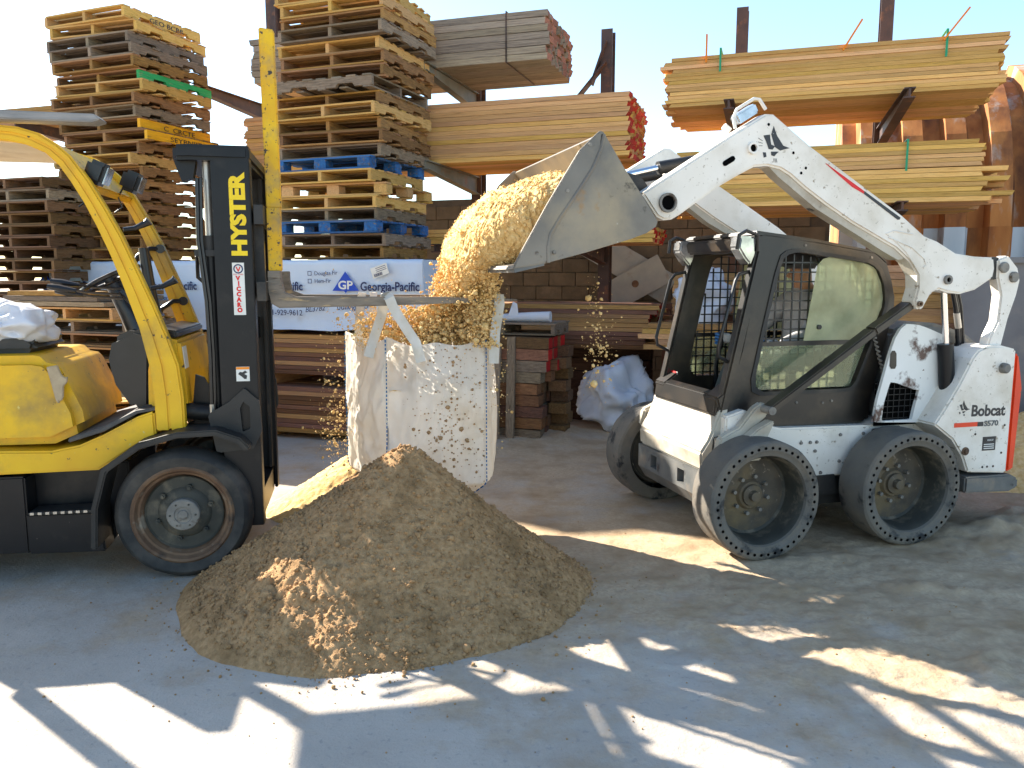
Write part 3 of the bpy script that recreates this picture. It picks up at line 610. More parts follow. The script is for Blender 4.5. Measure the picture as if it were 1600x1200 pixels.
# ------------------------------------------------------------------ middle ground, right of the bag
crib = thing('timber_crib', 'crib of stacked short timbers with red painted ends beside the bulk bag', 'timbers', RW(.62, -.62), RA)
for r_ in range(9):
    for c_ in range(3):
        dx = random.uniform(-.03, .03); red = r_ in (6, 7, 8)
        board(crib, (dx-(.12 if not red else .06), -.05+c_*.2, .065+r_*.123), (.78+random.uniform(-.08, .08), .185, .117), random.choice(['wood_pallet_grey', 'lumber_red', 'wood_pallet_dark']), 'timber', end='paint_red' if red else None)
for r_ in range(8): board(crib, (.36, .28+.1*(r_ % 2), .065+r_*.124), (.24, .2, .118), 'wood_pallet_dark', 'timber', (0, 0, R(90)), end='end_grey')
pallet(RW(.42, -.34, 1.122), RA, 'narrow grey pallet topping the timber crib beside the bag', 'wood_pallet_grey', 1.15, .62, h=.13)
b = MB()
for lab, s_, t_, lean, L_, w_ in (('wide weathered plank leaning upright against the timber crib', .40, -.86, .1, 1.05, .115), ('second weathered plank leaning upright nearest the crib ends', .56, -.80, .06, 1.12, .09)):
    o = board(None, RW(s_, t_, L_/2-.01), (L_, w_, .035), 'wood_pallet_grey', 'leaning_plank'); o.rotation_euler = (R(90)-.0, R(-90)+lean*.2, 0)
    o.rotation_mode = 'QUATERNION'; o.rotation_quaternion = Quaternion((0, 0, 1), RA) @ Quaternion((1, 0, 0), -lean) @ Quaternion((0, 1, 0), R(-90)) @ Quaternion((1, 0, 0), R(90)); tag(o, lab, 'plank', 'planks leaning on the crib')
o = board(None, RW(.02, -1.02, .46), (1.05, .1, .03), 'wood_pallet', 'leaning_plank'); o.rotation_mode = 'QUATERNION'
o.rotation_quaternion = Quaternion((0, 0, 1), RA) @ Quaternion((0, 1, 0), R(66)) @ Quaternion((1, 0, 0), R(80)); tag(o, 'narrow board slanting against the crib right behind the bag', 'plank', 'planks leaning on the crib')
lumber('dark plank stack with red ends behind the rolled white bag', -.3, 1.86, .22, 1.0, .92, 1.42, 10, 6, 'lumber_red', 'paint_red', jit=.10, ms=['lumber_red', 'lumber_brown', 'lumber_brown'])
lumber('near-black blocks added for the shaded gap under the plank stack by the white bag', -.25, 1.8, .62, .55, 0, .915, 6, 3, 'wood_gap_shade', name='timber_blocks')  # filler blocks, their black stands in for shade under the stack
lumber('small plank stack with ragged ends beside the loader cab', 1.95, 2.9, -.05, .8, .95, 1.24, 5, 5, 'lumber_brown', jit=.12, ms=['lumber_brown', 'lumber'])
t = thing('bunk_timbers', 'dark timbers under the small plank stack beside the loader cab', 'timbers', RW(2.45, .3), RA)
for k in range(6): board(t, (.1, 0, .079+k*.158), (.7, .3, .156), 'lumber_red', 'timber', (0, 0, R(90)))
lumber('square bundle of pale sawn boards seen through the loader cab', 2.05, 2.95, .75, .6, 1.30, 1.78, 11, 4, 'lumber', jit=.01)
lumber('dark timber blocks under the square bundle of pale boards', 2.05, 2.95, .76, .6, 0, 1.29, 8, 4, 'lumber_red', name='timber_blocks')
lumber('brown plank stack behind the loader lift cylinder', 3.2, 5.0, -.35, 1.0, .9, 1.85, 14, 6, 'lumber_brown', jit=.05)
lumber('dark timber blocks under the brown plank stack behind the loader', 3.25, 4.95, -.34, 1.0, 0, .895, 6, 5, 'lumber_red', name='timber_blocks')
# leaning grey plates
for lab, s_, z_, a, L_, h_, tt in (('upper grey metal plate slanting down to the right on the block wall', 1.15, 1.93, 30, 1.5, .42, 2.55), ('lower grey metal plate with rust spot slanting up to the right', 1.32, 1.63, -29, .95, .42, 2.42)):
    b = MB(); b.box((0, 0, 0), (L_, .02, h_)); o = b.build('metal_plate', M['panel_grey'], None, bevel=.004, loc=RW(s_, tt, z_)); o.rotation_mode = 'QUATERNION'
    o.rotation_quaternion = Quaternion((0, 0, 1), RA) @ Quaternion((0, 1, 0), R(a)); tag(o, lab, 'plate', 'grey plates leaning on the wall')
    if a < 0:
        b = MB(); b.lathe([(0, 0), (.05, 0), (.05, .004)], 14, 'Y'); b.build('rust_spot', M['rim_rust'], o, loc=(.02, -.016, .0))
t = thing('steel_trestle', 'dark steel trestle carrying the grey plates by the block wall', 'trestle', RW(1.2, 2.3), RA)
for x_ in (-.5, .6): b = MB(); b.box((x_, 0, .65), (.1, .1, 1.3)); b.build('leg', M['rack_steel'], t)
b = MB(); b.box((.05, 0, 1.34), (1.5, .22, .08)); b.build('beam', M['rack_steel'], t)
# grey bin panel at the right edge
b = MB(); b.box((0, 0, .96), (2.4, .05, 1.91)); b.box((0, -.02, 1.89), (2.4, .09, .05)); o = b.build('bin_wall', M['panel_dark'], None, loc=(5.25, 7.1, 0), rot=(0, 0, R(-12)))
tag(o, 'dark grey steel bin wall at the right edge behind the loader', 'wall')

# ------------------------------------------------------------------ crumpled white bags
def crumple(name, label, cat, loc, dims, seed, mat='bag_heap', fold=.22, rz=0, res=90, freq=2.2, floor=True):
    nu, nv = res, res//2; u = np.linspace(0, 2*np.pi, nu, endpoint=False); v = np.linspace(.02, np.pi-.02, nv)
    U, Vv = np.meshgrid(u, v, indexing='ij'); d = np.stack([np.cos(U)*np.sin(Vv), np.sin(U)*np.sin(Vv), np.cos(Vv)], -1).reshape(-1, 3)
    rg = np.random.RandomState(seed); nn = rg.normal(0, 1, (34, 3)); nn /= np.linalg.norm(nn, axis=1)[:, None]; hh = rg.uniform(.70, 1.08, 34)
    dw = d+.04*np.stack([fbm(d*2.1+k*7+seed, 2, seed+k) for k in range(3)], 1)
    dt = dw @ nn.T; r = np.where(dt > .05, hh/np.maximum(dt, .05), 9).min(1); r = np.minimum(r, 1.5)
    q = d*freq+seed*3.1; wq = q+.7*fbm(q*.6, 2, seed+5)[:, None]
    rid = 1-np.abs(vnoise(wq*.9, seed+2))*2.2; rid2 = 1-np.abs(vnoise(wq*2.0+8, seed+9))*2.0
    r = r+fold*.6*(rid-.5)+fold*.10*(rid2-.5)
    P = d*r[:, None]*np.array(dims)*.5
    if floor: P[:, 2] = np.maximum(P[:, 2], -dims[2]*.34+.02*fbm(P*6, 2, seed)); P[:, 2] += dims[2]*.34
    o = obj(name, grid_mesh(name, P, nu, nv, M[mat], closed_u=True), None, loc, (0, 0, rz)); return tag(o, label, cat)
crumple('crumpled_bag', 'crumpled white woven bag heaped on the ground beside the loader wheel', 'bag', (1.22, 9.0, 0.02), (1.02, .8, .88), 12, fold=.34)
crumple('crumpled_bag', 'white plastic bag on the small plank stack seen through the cab', 'bag', RW(2.45, .3, 1.24), (.85, .6, .72), 23, fold=.22)
b = MB(); b.tube([(-.55, 0, .035), (-.2, .0, .04), (.2, 0, .055), (.42, .0, .06)], [.03, .04, .055, .06], 12); rb = b.build('rolled_bag', M['bag_heap'], None, True, loc=RW(.48, -.45, 1.252), rot=(0, 0, RA)); tag(rb, 'rolled white bag lying on the narrow grey pallet', 'bag')
b = MB(); b.add([(-.05, -.05, .06), (.07, -.04, .07), (.05, -.03, .2), (.0, -.02, .22), (-.03, .02, .17), (.04, .04, .08)], [(0, 1, 2, 3), (0, 3, 4), (3, 2, 5, 4), (1, 5, 2)]); fo = b.build('bag_fold', M['bag_heap'], rb); sm = fo.modifiers.new('s', 'SOLIDIFY'); sm.thickness = .008

# ------------------------------------------------------------------ added shed beyond the left edge of the view, blocks sun off the yard
sh = thing('shade_shed', 'unseen tall board shed added left of the pallet stacks to shade the yard', 'shed', (-10.146, 13.524, 0), R(-35))
HS = 7.6
for k in range(13):
    for y_ in (-.7, .7): board(sh, (-1.5+k*.25, y_, HS/2), (HS, .03, .246), 'lumber_grey', 'wall_board', (0, R(90), 0))
for k in range(6):
    for x_ in (-1.55, 1.55): board(sh, (x_, -.6+k*.24, HS/2), (HS, .03, .236), 'lumber_grey', 'wall_board', (0, R(90), R(90)))
b = MB(); b.prism([(-.73, HS), (.73, HS), (0, HS+.5)], -1.7, 1.7, 'YZ'); b.build('roof', M['rust_panel'], sh)

# ================================================================== FORKLIFT (local x forward, near side at negative y)
FO = (-2.018, 5.079, 0)
fk = thing('forklift', 'yellow and black forklift carrying the white bulk bag on its raised forks', 'forklift', FO, R(11))
def fork_wheel(side):
    yo = side*.62; s = side
    w = thing('wheel', None, None); w.parent = fk; w.location = (0, yo, .38)
    b = MB(); b.lathe([(.285, -s*.005), (.30, s*.0), (.34, s*.004), (.362, -s*.012), (.378, -s*.045), (.385, -s*.10), (.378, -s*.17), (.355, -s*.215), (.29, -s*.22)], 64); o = b.build('tyre', M['rubber'], w, True)
    v = np.array([p.co for p in o.data.vertices]); n = fbm(v*14, 3, 4)*.004+np.where(np.hypot(v[:, 0], v[:, 2]) > .36, fbm(v*30, 2, 6)*.003, 0)
    for p, q in zip(o.data.vertices, n): l = math.hypot(p.co.x, p.co.z); p.co.x *= 1+q/l; p.co.z *= 1+q/l
    b = MB(); b.lathe([(.287, -s*.006), (.275, s*.004), (.262, -s*.002), (.250, -s*.03), (.238, -s*.034), (.225, -s*.07), (.215, -s*.085)], 48); b.build('rim', M['rim_rust'], w, True)
    b = MB(); b.lathe([(.22, -s*.06), (.21, -s*.075), (.15, -s*.075), (.13, -s*.055), (.095, -s*.05), (.0, -s*.05)], 48); b.build('wheel_disc', M['rim_dark'], w, True)
    b = MB(); b.lathe([(.092, -s*.05), (.092, -s*.012), (.086, -s*.006), (.05, -s*.006), (.046, -s*.012), (.03, -s*.012), (.026, -s*.004), (0, -s*.004)], 32); b.build('hub', M['hub_grey'], w, True)
    for k in range(6):
        b = MB(); a = 2*math.pi*k/6+.3; c = (.155*math.cos(a), 0, .155*math.sin(a)); b.cyl((c[0], -s*.08, c[2]), (c[0], -s*.045, c[2]), .017, 6); b.cyl((c[0], -s*.06, c[2]), (c[0], -s*.03, c[2]), .009, 8); b.build('wheel_nut', M['rim_dark'], w)
    for k in range(6): b = MB(); a = 2*math.pi*k/6; b.cyl((.07*math.cos(a), -s*.02, .07*math.sin(a)), (.07*math.cos(a), -s*.001, .07*math.sin(a)), .006, 6); b.build('hub_bolt', M['rim_dark'], w)
fork_wheel(-1); fork_wheel(1)
def steer_wheel(side):
    b = MB(); s = side; b.lathe([(.15, 0), (.27, 0), (.29, -s*.02), (.29, -s*.16), (.27, -s*.18), (.15, -s*.18), (0, -s*.1)], 40); o = b.build('wheel', M['rubber'], fk, True, loc=(-1.75, side*.52, .29))
steer_wheel(-1); steer_wheel(1)
b = MB()   # lower frame
b.prism([(-2.35, .20), (-.46, .165), (-.44, .21), (-.47, .45), (-.46, .63), (-2.35, .63)], -.34, .34)
b.prism([(-2.35, .20), (-.86, .17), (-.86, .62), (-2.35, .62)], -.50, -.34); b.prism([(-2.35, .20), (-.86, .17), (-.86, .62), (-2.35, .62)], .34, .50)
b.prism([(-.86, .17), (-.45, .16), (-.47, .40), (-.86, .405)], -.52, -.34); b.prism([(-.86, .17), (-.45, .16), (-.47, .40), (-.86, .405)], .34, .52)
b.box((-.60, 0, .45), (.5, .66, .4)); b.build('frame', M['black_paint'], fk, bevel=.01)
b = MB(); b.box((-.66, -.46, .412), (.36, .15, .012)); st = b.build('step', M['black_dusty'], fk)
b = MB()
for k in range(9): b.box((-.82+k*.04, -.535, .412), (.02, .012, .014))
b.build('step_tread', M['steel_bright'], st)
b = MB(); b.prism([(-2.3, .625), (-.47, .64), (-.36, .71), (-.2, .81), (-.145, .83), (-.15, .975), (-.24, .945), (-.43, .845), (-.56, .79), (-.71, .762), (-1.0, .772), (-2.3, .80)], -.50, .50); b.build('body_side', M['yellow'], fk, bevel=.012)
b = MB(); b.prism([(-2.55, .62), (-1.75, .62), (-1.75, 1.05), (-2.45, 1.12), (-2.62, 1.0)], -.5, .5); b.build('counterweight', M['yellow'], fk, bevel=.04)
b = MB(); b.prism([(-1.85, .79), (-.72, .785), (-.55, .86), (-.565, .98), (-.66, 1.22), (-.72, 1.285), (-.80, 1.30), (-1.85, 1.30)], -.44, .44); b.build('hood', M['yellow'], fk, True, bevel=.05)
b = MB(); b.prism([(-.62, .805), (-.43, .862), (-.24, .962), (-.10, .985), (-.10, 1.0), (-.25, .978), (-.44, .885), (-.62, .83)], -.49, .49); b.build('floor_mat', M['mat_rubber'], fk, bevel=.006)
fen_o = [(-.49, .22), (-.475, .45), (-.41, .68), (-.21, .82), (0, .875), (.21, .88), (.34, .83), (.39, .775), (.39, .755)]
fen_i = [(.345, .755), (.33, .79), (.2, .845), (0, .84), (-.2, .785), (-.38, .66), (-.44, .45), (-.455, .22)]
for s in (-1, 1):
    b = MB(); b.prism(fen_o+fen_i, s*.40, s*.66); b.build('fender', M['black_dusty'], fk, bevel=.008)
b = MB(); b.cyl((0, -.6, .38), (0, .6, .38), .09, 16); b.box((0, 0, .38), (.3, .7, .3)); b.build('axle', M['black_dusty'], fk)
# overhead guard
go = [(-.893, 2.555), (-.75, 2.545), (-.647, 2.515), (-.56, 2.46), (-.495, 2.400), (-.41, 2.27), (-.334, 2.125), (-.26, 1.97), (-.189, 1.785), (-.11, 1.58), (-.041, 1.38), (.0, 1.24), (.017, 1.05), (.017, .86)]
gi = [(-.142, .86), (-.145, 1.05), (-.16, 1.24), (-.20, 1.45), (-.277, 1.71), (-.33, 1.87), (-.39, 2.025), (-.445, 2.15), (-.505, 2.262), (-.56, 2.35), (-.622, 2.412), (-.72, 2.455), (-.80, 2.47), (-.893, 2.475)]
def strip(b, o_, i_, y0, y1):
    i_ = i_[::-1]; n = len(o_); vs = []
    for y in (y0, y1):
        vs += [(p[0], y, p[1]) for p in o_]+[(p[0], y, p[1]) for p in i_]
    f = []
    for k in range(n-1):
        f += [(k, k+1, n+k+1, n+k), (2*n+k, 3*n+k, 3*n+k+1, 2*n+k+1), (k, 2*n+k, 2*n+k+1, k+1), (n+k, n+k+1, 3*n+k+1, 3*n+k)]
    f += [(0, n, 3*n, 2*n), (n-1, 3*n-1, 4*n-1, 2*n-1)]
    b.add(vs, f)
gd = thing('overhead_guard', None, None); gd.parent = fk
for s in (-1, 1):
    b = MB(); gi2 = [(p[0]*.55+q[0]*.45, p[1]*.55+q[1]*.45) for p, q in zip(gi[::-1], go)][::-1]
    strip(b, go, gi2, s*.43, s*.51); b.build('front_leg', M['yellow'], gd, True, bevel=.012)
    b = MB(); strip(b, gi2[::-1], gi, s*.455, s*.50); b.build('front_leg_flange', M['yellow'], gd, True, bevel=.006)
    b = MB(); b.bar((-1.75, s*.47, 1.25), (-1.9, s*.47, 2.5), .08, .08, (1, 0, 0)); b.build('rear_leg', M['yellow'], gd, bevel=.01)
    b = MB(); b.box((-1.42, s*.475, 2.52), (1.1, .07, .075)); b.build('roof_rail', M['yellow'], gd, bevel=.01)
b = MB(); b.bar((-.64, 0, 2.475), (-.44, 0, 2.24), .86, .05); b.build('cross_plate', M['yellow'], gd, bevel=.008)
for k in range(6):
    b = MB(); b.box((-.92-k*.18, 0, 2.52), (.035, .9, .05)); b.build('roof_bar', M['yellow'], gd, bevel=.006)
b = MB(); b.box((-1.32, 0, 2.478), (1.15, .84, .012)); b.build('roof_liner', M['cream_panel'], gd)
for s, x0 in ((-.33, -.47), (.12, -.40)):
    wl = thing('work_light', None, None); wl.parent = fk; wl.location = (x0+.06, s, 2.33); wl.rotation_euler = (0, R(22), 0)
    b = MB(); b.box((0, 0, 0), (.11, .15, .13)); b.build('lamp_housing', M['black_plastic'], wl, bevel=.022)
    b = MB(); b.box((.058, 0, 0), (.006, .12, .10)); b.build('lamp_lens', M['lens_glass'], wl, bevel=.002)
    b = MB(); b.tube([(-.05, .03, -.06), (-.06, .04, -.12), (-.02, .05, -.17), (-.05, .05, -.22)], .006, 6); b.build('cable', M['black_plastic'], wl, True)
for z_, x_ in ((1.93, -.30), (1.58, -.17)):
    b = MB(); b.tube([(x_+.02, .44, z_), (x_-.03, .40, z_), (x_-.10, .38, z_-.05), (x_-.13, .38, z_-.11)], .016, 8); b.cyl((x_+.03, .42, z_), (x_+.03, .45, z_), .03, 12); b.build('grab_handle', M['black_plastic'], fk, True)
for z_, x_ in ((1.96, -.37), (1.63, -.245)):
    b = MB(); b.tube([(x_+.10, -.43, z_+.05), (x_+.16, -.41, z_+.06), (x_+.22, -.405, z_+.09), (x_+.235, -.405, z_+.10)], [.012, .014, .020, .026], 8); b.build('grab_handle', M['black_plastic'], fk, True)
# dash, column, steering wheel, levers
b = MB(); b.prism([(-.20, .98), (.02, .98), (.015, 1.15), (-.005, 1.375), (-.15, 1.40), (-.19, 1.2)], -.42, .42); b.build('dash_cowl', M['yellow'], fk, bevel=.02)
b = MB(); b.box((.005, -.33, 1.27), (.006, .10, .13), Matrix.Rotation(R(-5), 3, 'Y')); b.build('decal', M['decal_white'], fk)
b = MB(); b.prism([(-.10, 1.40), (-.02, 1.39), (-.02, 1.43), (-.16, 1.45)], -.40, .40); b.build('dash_top', M['black_plastic'], fk, bevel=.01)
b = MB(); b.prism([(-.33, .95), (-.22, .95), (-.19, 1.42), (-.30, 1.44), (-.42, 1.38), (-.45, 1.25), (-.42, 1.10)], -.26, .16); b.build('console', M['black_plastic'], fk, True, bevel=.03)
b = MB(); b.tube([(-.28, -.02, 1.36), (-.36, -.02, 1.52), (-.45, -.02, 1.70)], [.10, .07, .05], 14); b.tube([(-.2, -.05, 1.4), (-.24, -.05, 1.7), (-.26, -.05, 1.92)], [.04, .035, .03], 10); b.build('steering_column', M['black_plastic'], fk, True)
sw = MB(); n = 40
c = Vector((-.47, -.02, 1.73)); ax = Vector((-.45, 0, .89)).normalized(); u = Vector((0, 1, 0)); w_ = ax.cross(u)
sw.tube([c+(u*math.cos(2*math.pi*k/n)+w_*math.sin(2*math.pi*k/n))*.18 for k in range(n+1)], .014, 8, cap=False)
for k in range(3): a = 2*math.pi*k/3; sw.bar(c, c+(u*math.cos(a)+w_*math.sin(a))*.18, .03, .012, ax)
sw.cyl(c-ax*.02, c+ax*.02, .04, 12); sw.build('steering_wheel', M['black_plastic'], fk, True)
for dz, dy, ln in ((0, -.18, .32), (-.055, -.24, .28), (-.03, -.30, .30)):
    b = MB(); p0 = Vector((-.34, dy, 1.67+dz)); b.tube([p0, p0+Vector((-ln*.6, 0, .015)), p0+Vector((-ln, 0, .035))], .008, 6); b.tube([p0+Vector((-ln*.8, 0, .025)), p0+Vector((-ln-.03, 0, .04)), p0+Vector((-ln-.09, 0, .05))], [.012, .022, .016], 8); b.build('lever', M['black_plastic'], fk, True)
b = MB(); b.tube([(-.36, -.2, 1.66), (-.28, -.2, 1.58), (-.25, -.2, 1.45)], .03, 8); b.build('lever_bracket', M['black_plastic'], fk, True)
for y_ in (.1, -.14): b = MB(); b.bar((-.26, y_, 1.02), (-.33, y_, 1.08), .12, .02); b.build('pedal', M['steel_bright'], fk)
# seat
b = MB(); b.prism([(-1.5, 1.30), (-.85, 1.30), (-.82, 1.36), (-.9, 1.42), (-1.4, 1.40), (-1.5, 1.9), (-1.62, 1.9), (-1.6, 1.3)], -.26, .26); b.build('seat', M['seat_vinyl'], fk, True, bevel=.03)
# mast
for s in (-1, 1):
    mc = MB(); y0 = s*.50; mc.box((.33, s*.485, 1.37), (.21, .03, 2.22)); mc.box((.235, s*.44, 1.37), (.022, .09, 2.22)); mc.box((.425, s*.44, 1.37), (.022, .09, 2.22)); mc.build('mast_channel', M['black_paint'], fk, bevel=.004)
    mc = MB(); mc.box((.34, s*.40, 1.45), (.15, .03, 2.06)); mc.box((.40, s*.37, 1.45), (.02, .06, 2.06)); mc.build('inner_channel', M['black_dusty'], fk)
    b = MB(); b.cyl((.19, s*.40, .55), (.19, s*.40, 1.95), .042, 14); b.build('lift_cylinder', M['black_paint'], fk, True)
    b = MB(); b.cyl((.19, s*.40, 1.95), (.19, s*.40, 2.42), .024, 12); b.build('cylinder_rod', M['steel_bright'], fk, True)
    b = MB(); b.cyl((.19, s*.40, 1.86), (.19, s*.40, 1.98), .055, 14); b.box((.17, s*.42, 1.88), (.12, .08, .035)); b.build('cylinder_collar', M['black_dusty'], fk, True)
b = MB()
b.prism([(-.0, -.35), (.03, -.5), (.12, -.53), (.44, -.51), (.44, .51), (.12, .53), (.03, .5), (.0, .35)], 2.395, 2.48, 'XY'); b.build('mast_crosshead', M['black_paint'], fk, True, bevel=.02)
for s in (-1, 1):
    b = MB(); b.prism([(.02, 2.40), (.14, 2.40), (.12, 2.30), (.06, 2.28)], s*.44, s*.38); b.build('crosshead_lug', M['black_paint'], fk)
for z_, d_ in ((.33, (.16, .8, .16)), (1.4, (.06, .78, .14))): b = MB(); b.box((.33, 0, z_), d_); b.build('mast_crossbar', M['black_paint'], fk)
for s in (-1, 1):
    b = MB(); b.ring([(.19, .72), (.40, .74), (.45, .84), (.44, 1.02), (.36, 1.10), (.27, 1.02), (.15, .95)], [(.34, .84), (.385, .86), (.385, .99), (.35, 1.02), (.33, .98)], s*.505, s*.53); b.build('mast_bracket', M['black_dusty'], fk)
    b = MB(); b.tube([(-.05, s*.34, .95), (.22, s*.34, .92)], .05, 14); b.tube([(.2, s*.34, .92), (.28, s*.34, .92)], .03, 12); b.build('tilt_cylinder', M['black_dusty'], fk, True)
    b = MB(); b.prism([(.03, .86), (.20, .86), (.17, 1.0), (.10, 1.14), (.05, 1.16), (.03, 1.0)], s*.28, s*.30); b.build('tilt_bracket', M['black_paint'], fk)
# hoses
for k, (dx, r_) in enumerate(((.145, .011), (.165, .009))):
    b = MB(); b.tube([(dx, -.46, 2.3), (dx-.01, -.465, 1.95), (dx+.02, -.47, 1.6), (dx+.025, -.47, 1.3), (dx+.02, -.465, 1.05), (dx+.015, -.46, .92)], r_, 8); b.build('hose', M['black_plastic'], fk, True)
b = MB(); b.cyl((.165, -.46, .86), (.165, -.46, 1.0), .016, 8); b.build('hose_fitting', M['steel_bright'], fk, True)
b = MB(); b.tube([(.16, .46, 1.9), (.10, .52, 1.75), (.02, .56, 1.66), (-.06, .55, 1.74), (-.05, .5, 1.88), (.05, .46, 1.95), (.15, .44, 2.2)], .014, 8); b.build('hose', M['black_plastic'], fk, True)
# carriage, backrest, forks
cg = MB()
for z_ in (1.66, 2.10): cg.box((.475, 0, z_), (.05, .98, .11))
for s in (-1, 1): cg.box((.46, s*.33, 1.88), (.05, .06, .5)); 
cg.build('carriage', M['black_dusty'], fk)
for s in (-1, 1):
    b = MB(); dx = -.06 if s > 0 else 0; b.prism([(.505+dx, 2.15), (.59+dx, 2.15), (.585+dx, 3.16), (.50+dx, 3.17)], s*.275, s*.345); b.build('backrest_bar', M['yellow_worn'], fk, bevel=.006)
    b = MB(); b.prism([(.500, 1.66), (.515, 1.585), (.56, 1.558), (1.15, 1.566), (1.95, 1.590), (2.02, 1.595), (2.02, 1.602), (1.6, 1.618), (.66, 1.624), (.59, 1.65), (.575, 1.72), (.575, 1.78), (.50, 1.78)], s*.25, s*.37); b.build('fork_blade', M['fork_steel'], fk, bevel=.003)
    b = MB(); b.prism([(.505+dx, 1.78), (.58+dx, 1.78), (.585+dx, 2.15), (.505+dx, 2.15)], s*.265, s*.355); b.build('fork_shank', M['yellow_worn'], fk, bevel=.004)
for z_, d_ in ((3.11, .06), (2.6, .04)): b = MB(); b.bar((.54, -.31, z_), (.48, .31, z_), .045, d_); b.build('backrest_rail', M['yellow_worn'], fk)
# lettering and stickers on the mast
YM = -.5012
lettering('HYSTER', .112, M['decal_yellow'], fk, frame((.402, YM, 1.865), (0, 0, 1), (-1, 0, 0)), w=.47, bold=.006)
b = MB(); b.box((.352, YM, 1.675), (.066, .002, .30)); sk1 = b.build('sticker', M['decal_white'], fk)
b = MB(); b.lathe([(.020, YM-.0015), (.027, YM-.0015)], 24, 'Y', (.352, 0, 1.79)); b.build('emblem_ring', M['print_navy'], sk1)
b = MB(); b.prism([(.338, 1.802), (.345, 1.802), (.352, 1.784), (.359, 1.802), (.366, 1.802), (.355, 1.774), (.349, 1.774)], YM-.0015, YM-.002); b.build('emblem', M['decal_red'], sk1)
for k, ch in enumerate('VICCARO'): lettering(ch, .034, M['decal_red'], sk1, frame((.338 if ch != 'I' else .347, YM-.0015, 1.725-k*.0305), (1, 0, 0), (0, 0, 1)), bold=.0022, extr=.0004)
lettering('501-7940', .012, M['decal_red'], sk1, frame((.324, YM-.0015, 1.754), (1, 0, 0), (0, 0, 1)), w=.055, extr=.0004)
b = MB(); b.box((.352, YM, 1.18), (.075, .002, .085)); sk2 = b.build('sticker', M['decal_white'], fk)
b = MB(); b.box((.352, YM-.0015, 1.214), (.073, .001, .014)); b.build('sticker_band', M['decal_orange'], sk2)
b = MB(); b.prism([(.325, 1.18), (.345, 1.165), (.36, 1.15), (.372, 1.152), (.375, 1.17), (.36, 1.18), (.378, 1.19), (.365, 1.20), (.35, 1.19), (.335, 1.193)], YM-.0015, YM-.002); b.build('pictogram', M['decal_black'], sk2)
# things lying on the forklift
gp2 = MB(); gp2.prism([(-2.1, 2.575), (-.36, 2.568), (-.31, 2.585), (-.34, 2.612), (-2.1, 2.625)], -.58, -.44)
o = gp2.build('roof_plank', M['plank_blue'], None, bevel=.006, loc=FO, rot=(0, 0, R(11))); tag(o, 'grey plank lying along the forklift roof edge', 'plank')
def FW(x_, yc, z_): return Matrix.Translation(FO) @ Matrix.Rotation(R(11), 4, 'Z') @ Vector((x_, -yc, z_))
crumple('crumpled_bag', 'white cloth bag bundled on the forklift seat', 'bag', FW(-.98, .12, 1.36), (.50, .52, .30), 31, fold=.25, rz=.3)
b = MB()
gl_p = [(-.60, -.455, 1.235), (-.59, -.462, 1.16), (-.57, -.462, 1.08), (-.565, -.46, 1.03)]
o = None
def flat_glove():
    b = MB(); prof = [(-.71, 1.24), (-.655, 1.25), (-.635, 1.19), (-.615, 1.175), (-.605, 1.185), (-.61, 1.15), (-.63, 1.13), (-.635, 1.07), (-.645, 1.045), (-.655, 1.05), (-.66, 1.03), (-.672, 1.045), (-.68, 1.08), (-.69, 1.14)]
    b.prism(prof, -.475, -.452); return b.build('work_glove', M['glove_leather'], None, bevel=.006, loc=FO, rot=(0, 0, R(11)))
tag(flat_glove(), 'tan work glove hanging over the forklift hood edge', 'glove')

# ================================================================== SKID STEER LOADER (local x forward, near side at positive y)
SO = (1.856, 5.704, 0); SZ = math.pi+R(15.5)
sl = thing('skid_loader', 'white skid steer loader with raised arms tipping sand from its bucket', 'loader', SO, SZ)
def holes_ring(b, r1, r2, y, n, hr, depth, sgn):
    rm = (r1+r2)/2; da = 2*math.pi/n; m = 8
    for k in range(n):
        a0 = k*da; a1 = a0+da; am = a0+da/2
        cyc = [(r1, a0), (r1, am), (r1, a1), (rm, a1), (r2, a1), (r2, am), (r2, a0), (rm, a0)]
        out = [(r*math.cos(a), y, r*math.sin(a)) for r, a in cyc]
        cx, cz = rm*math.cos(am), rm*math.sin(am); h0 = []; h1 = []
        for r, a in cyc:
            dx, dz = r*math.cos(a)-cx, r*math.sin(a)-cz; l = math.hypot(dx, dz); h0.append((cx+dx/l*hr, y, cz+dz/l*hr)); h1.append((cx+dx/l*hr, y-sgn*depth, cz+dz/l*hr))
        v = out+h0+h1; f = [(i, (i+1) % 8, 8+(i+1) % 8, 8+i) for i in range(8)]+[(8+i, 8+(i+1) % 8, 16+(i+1) % 8, 16+i) for i in range(8)]
        b.slot = 0; b.add(v, f[:8]); b.slot = 1; o = len(b.v)-24
        for q in f[8:]+[tuple(range(16, 24))]: b.f.append(tuple(i+o for i in q)); b.m.append(1)
    b.slot = 0
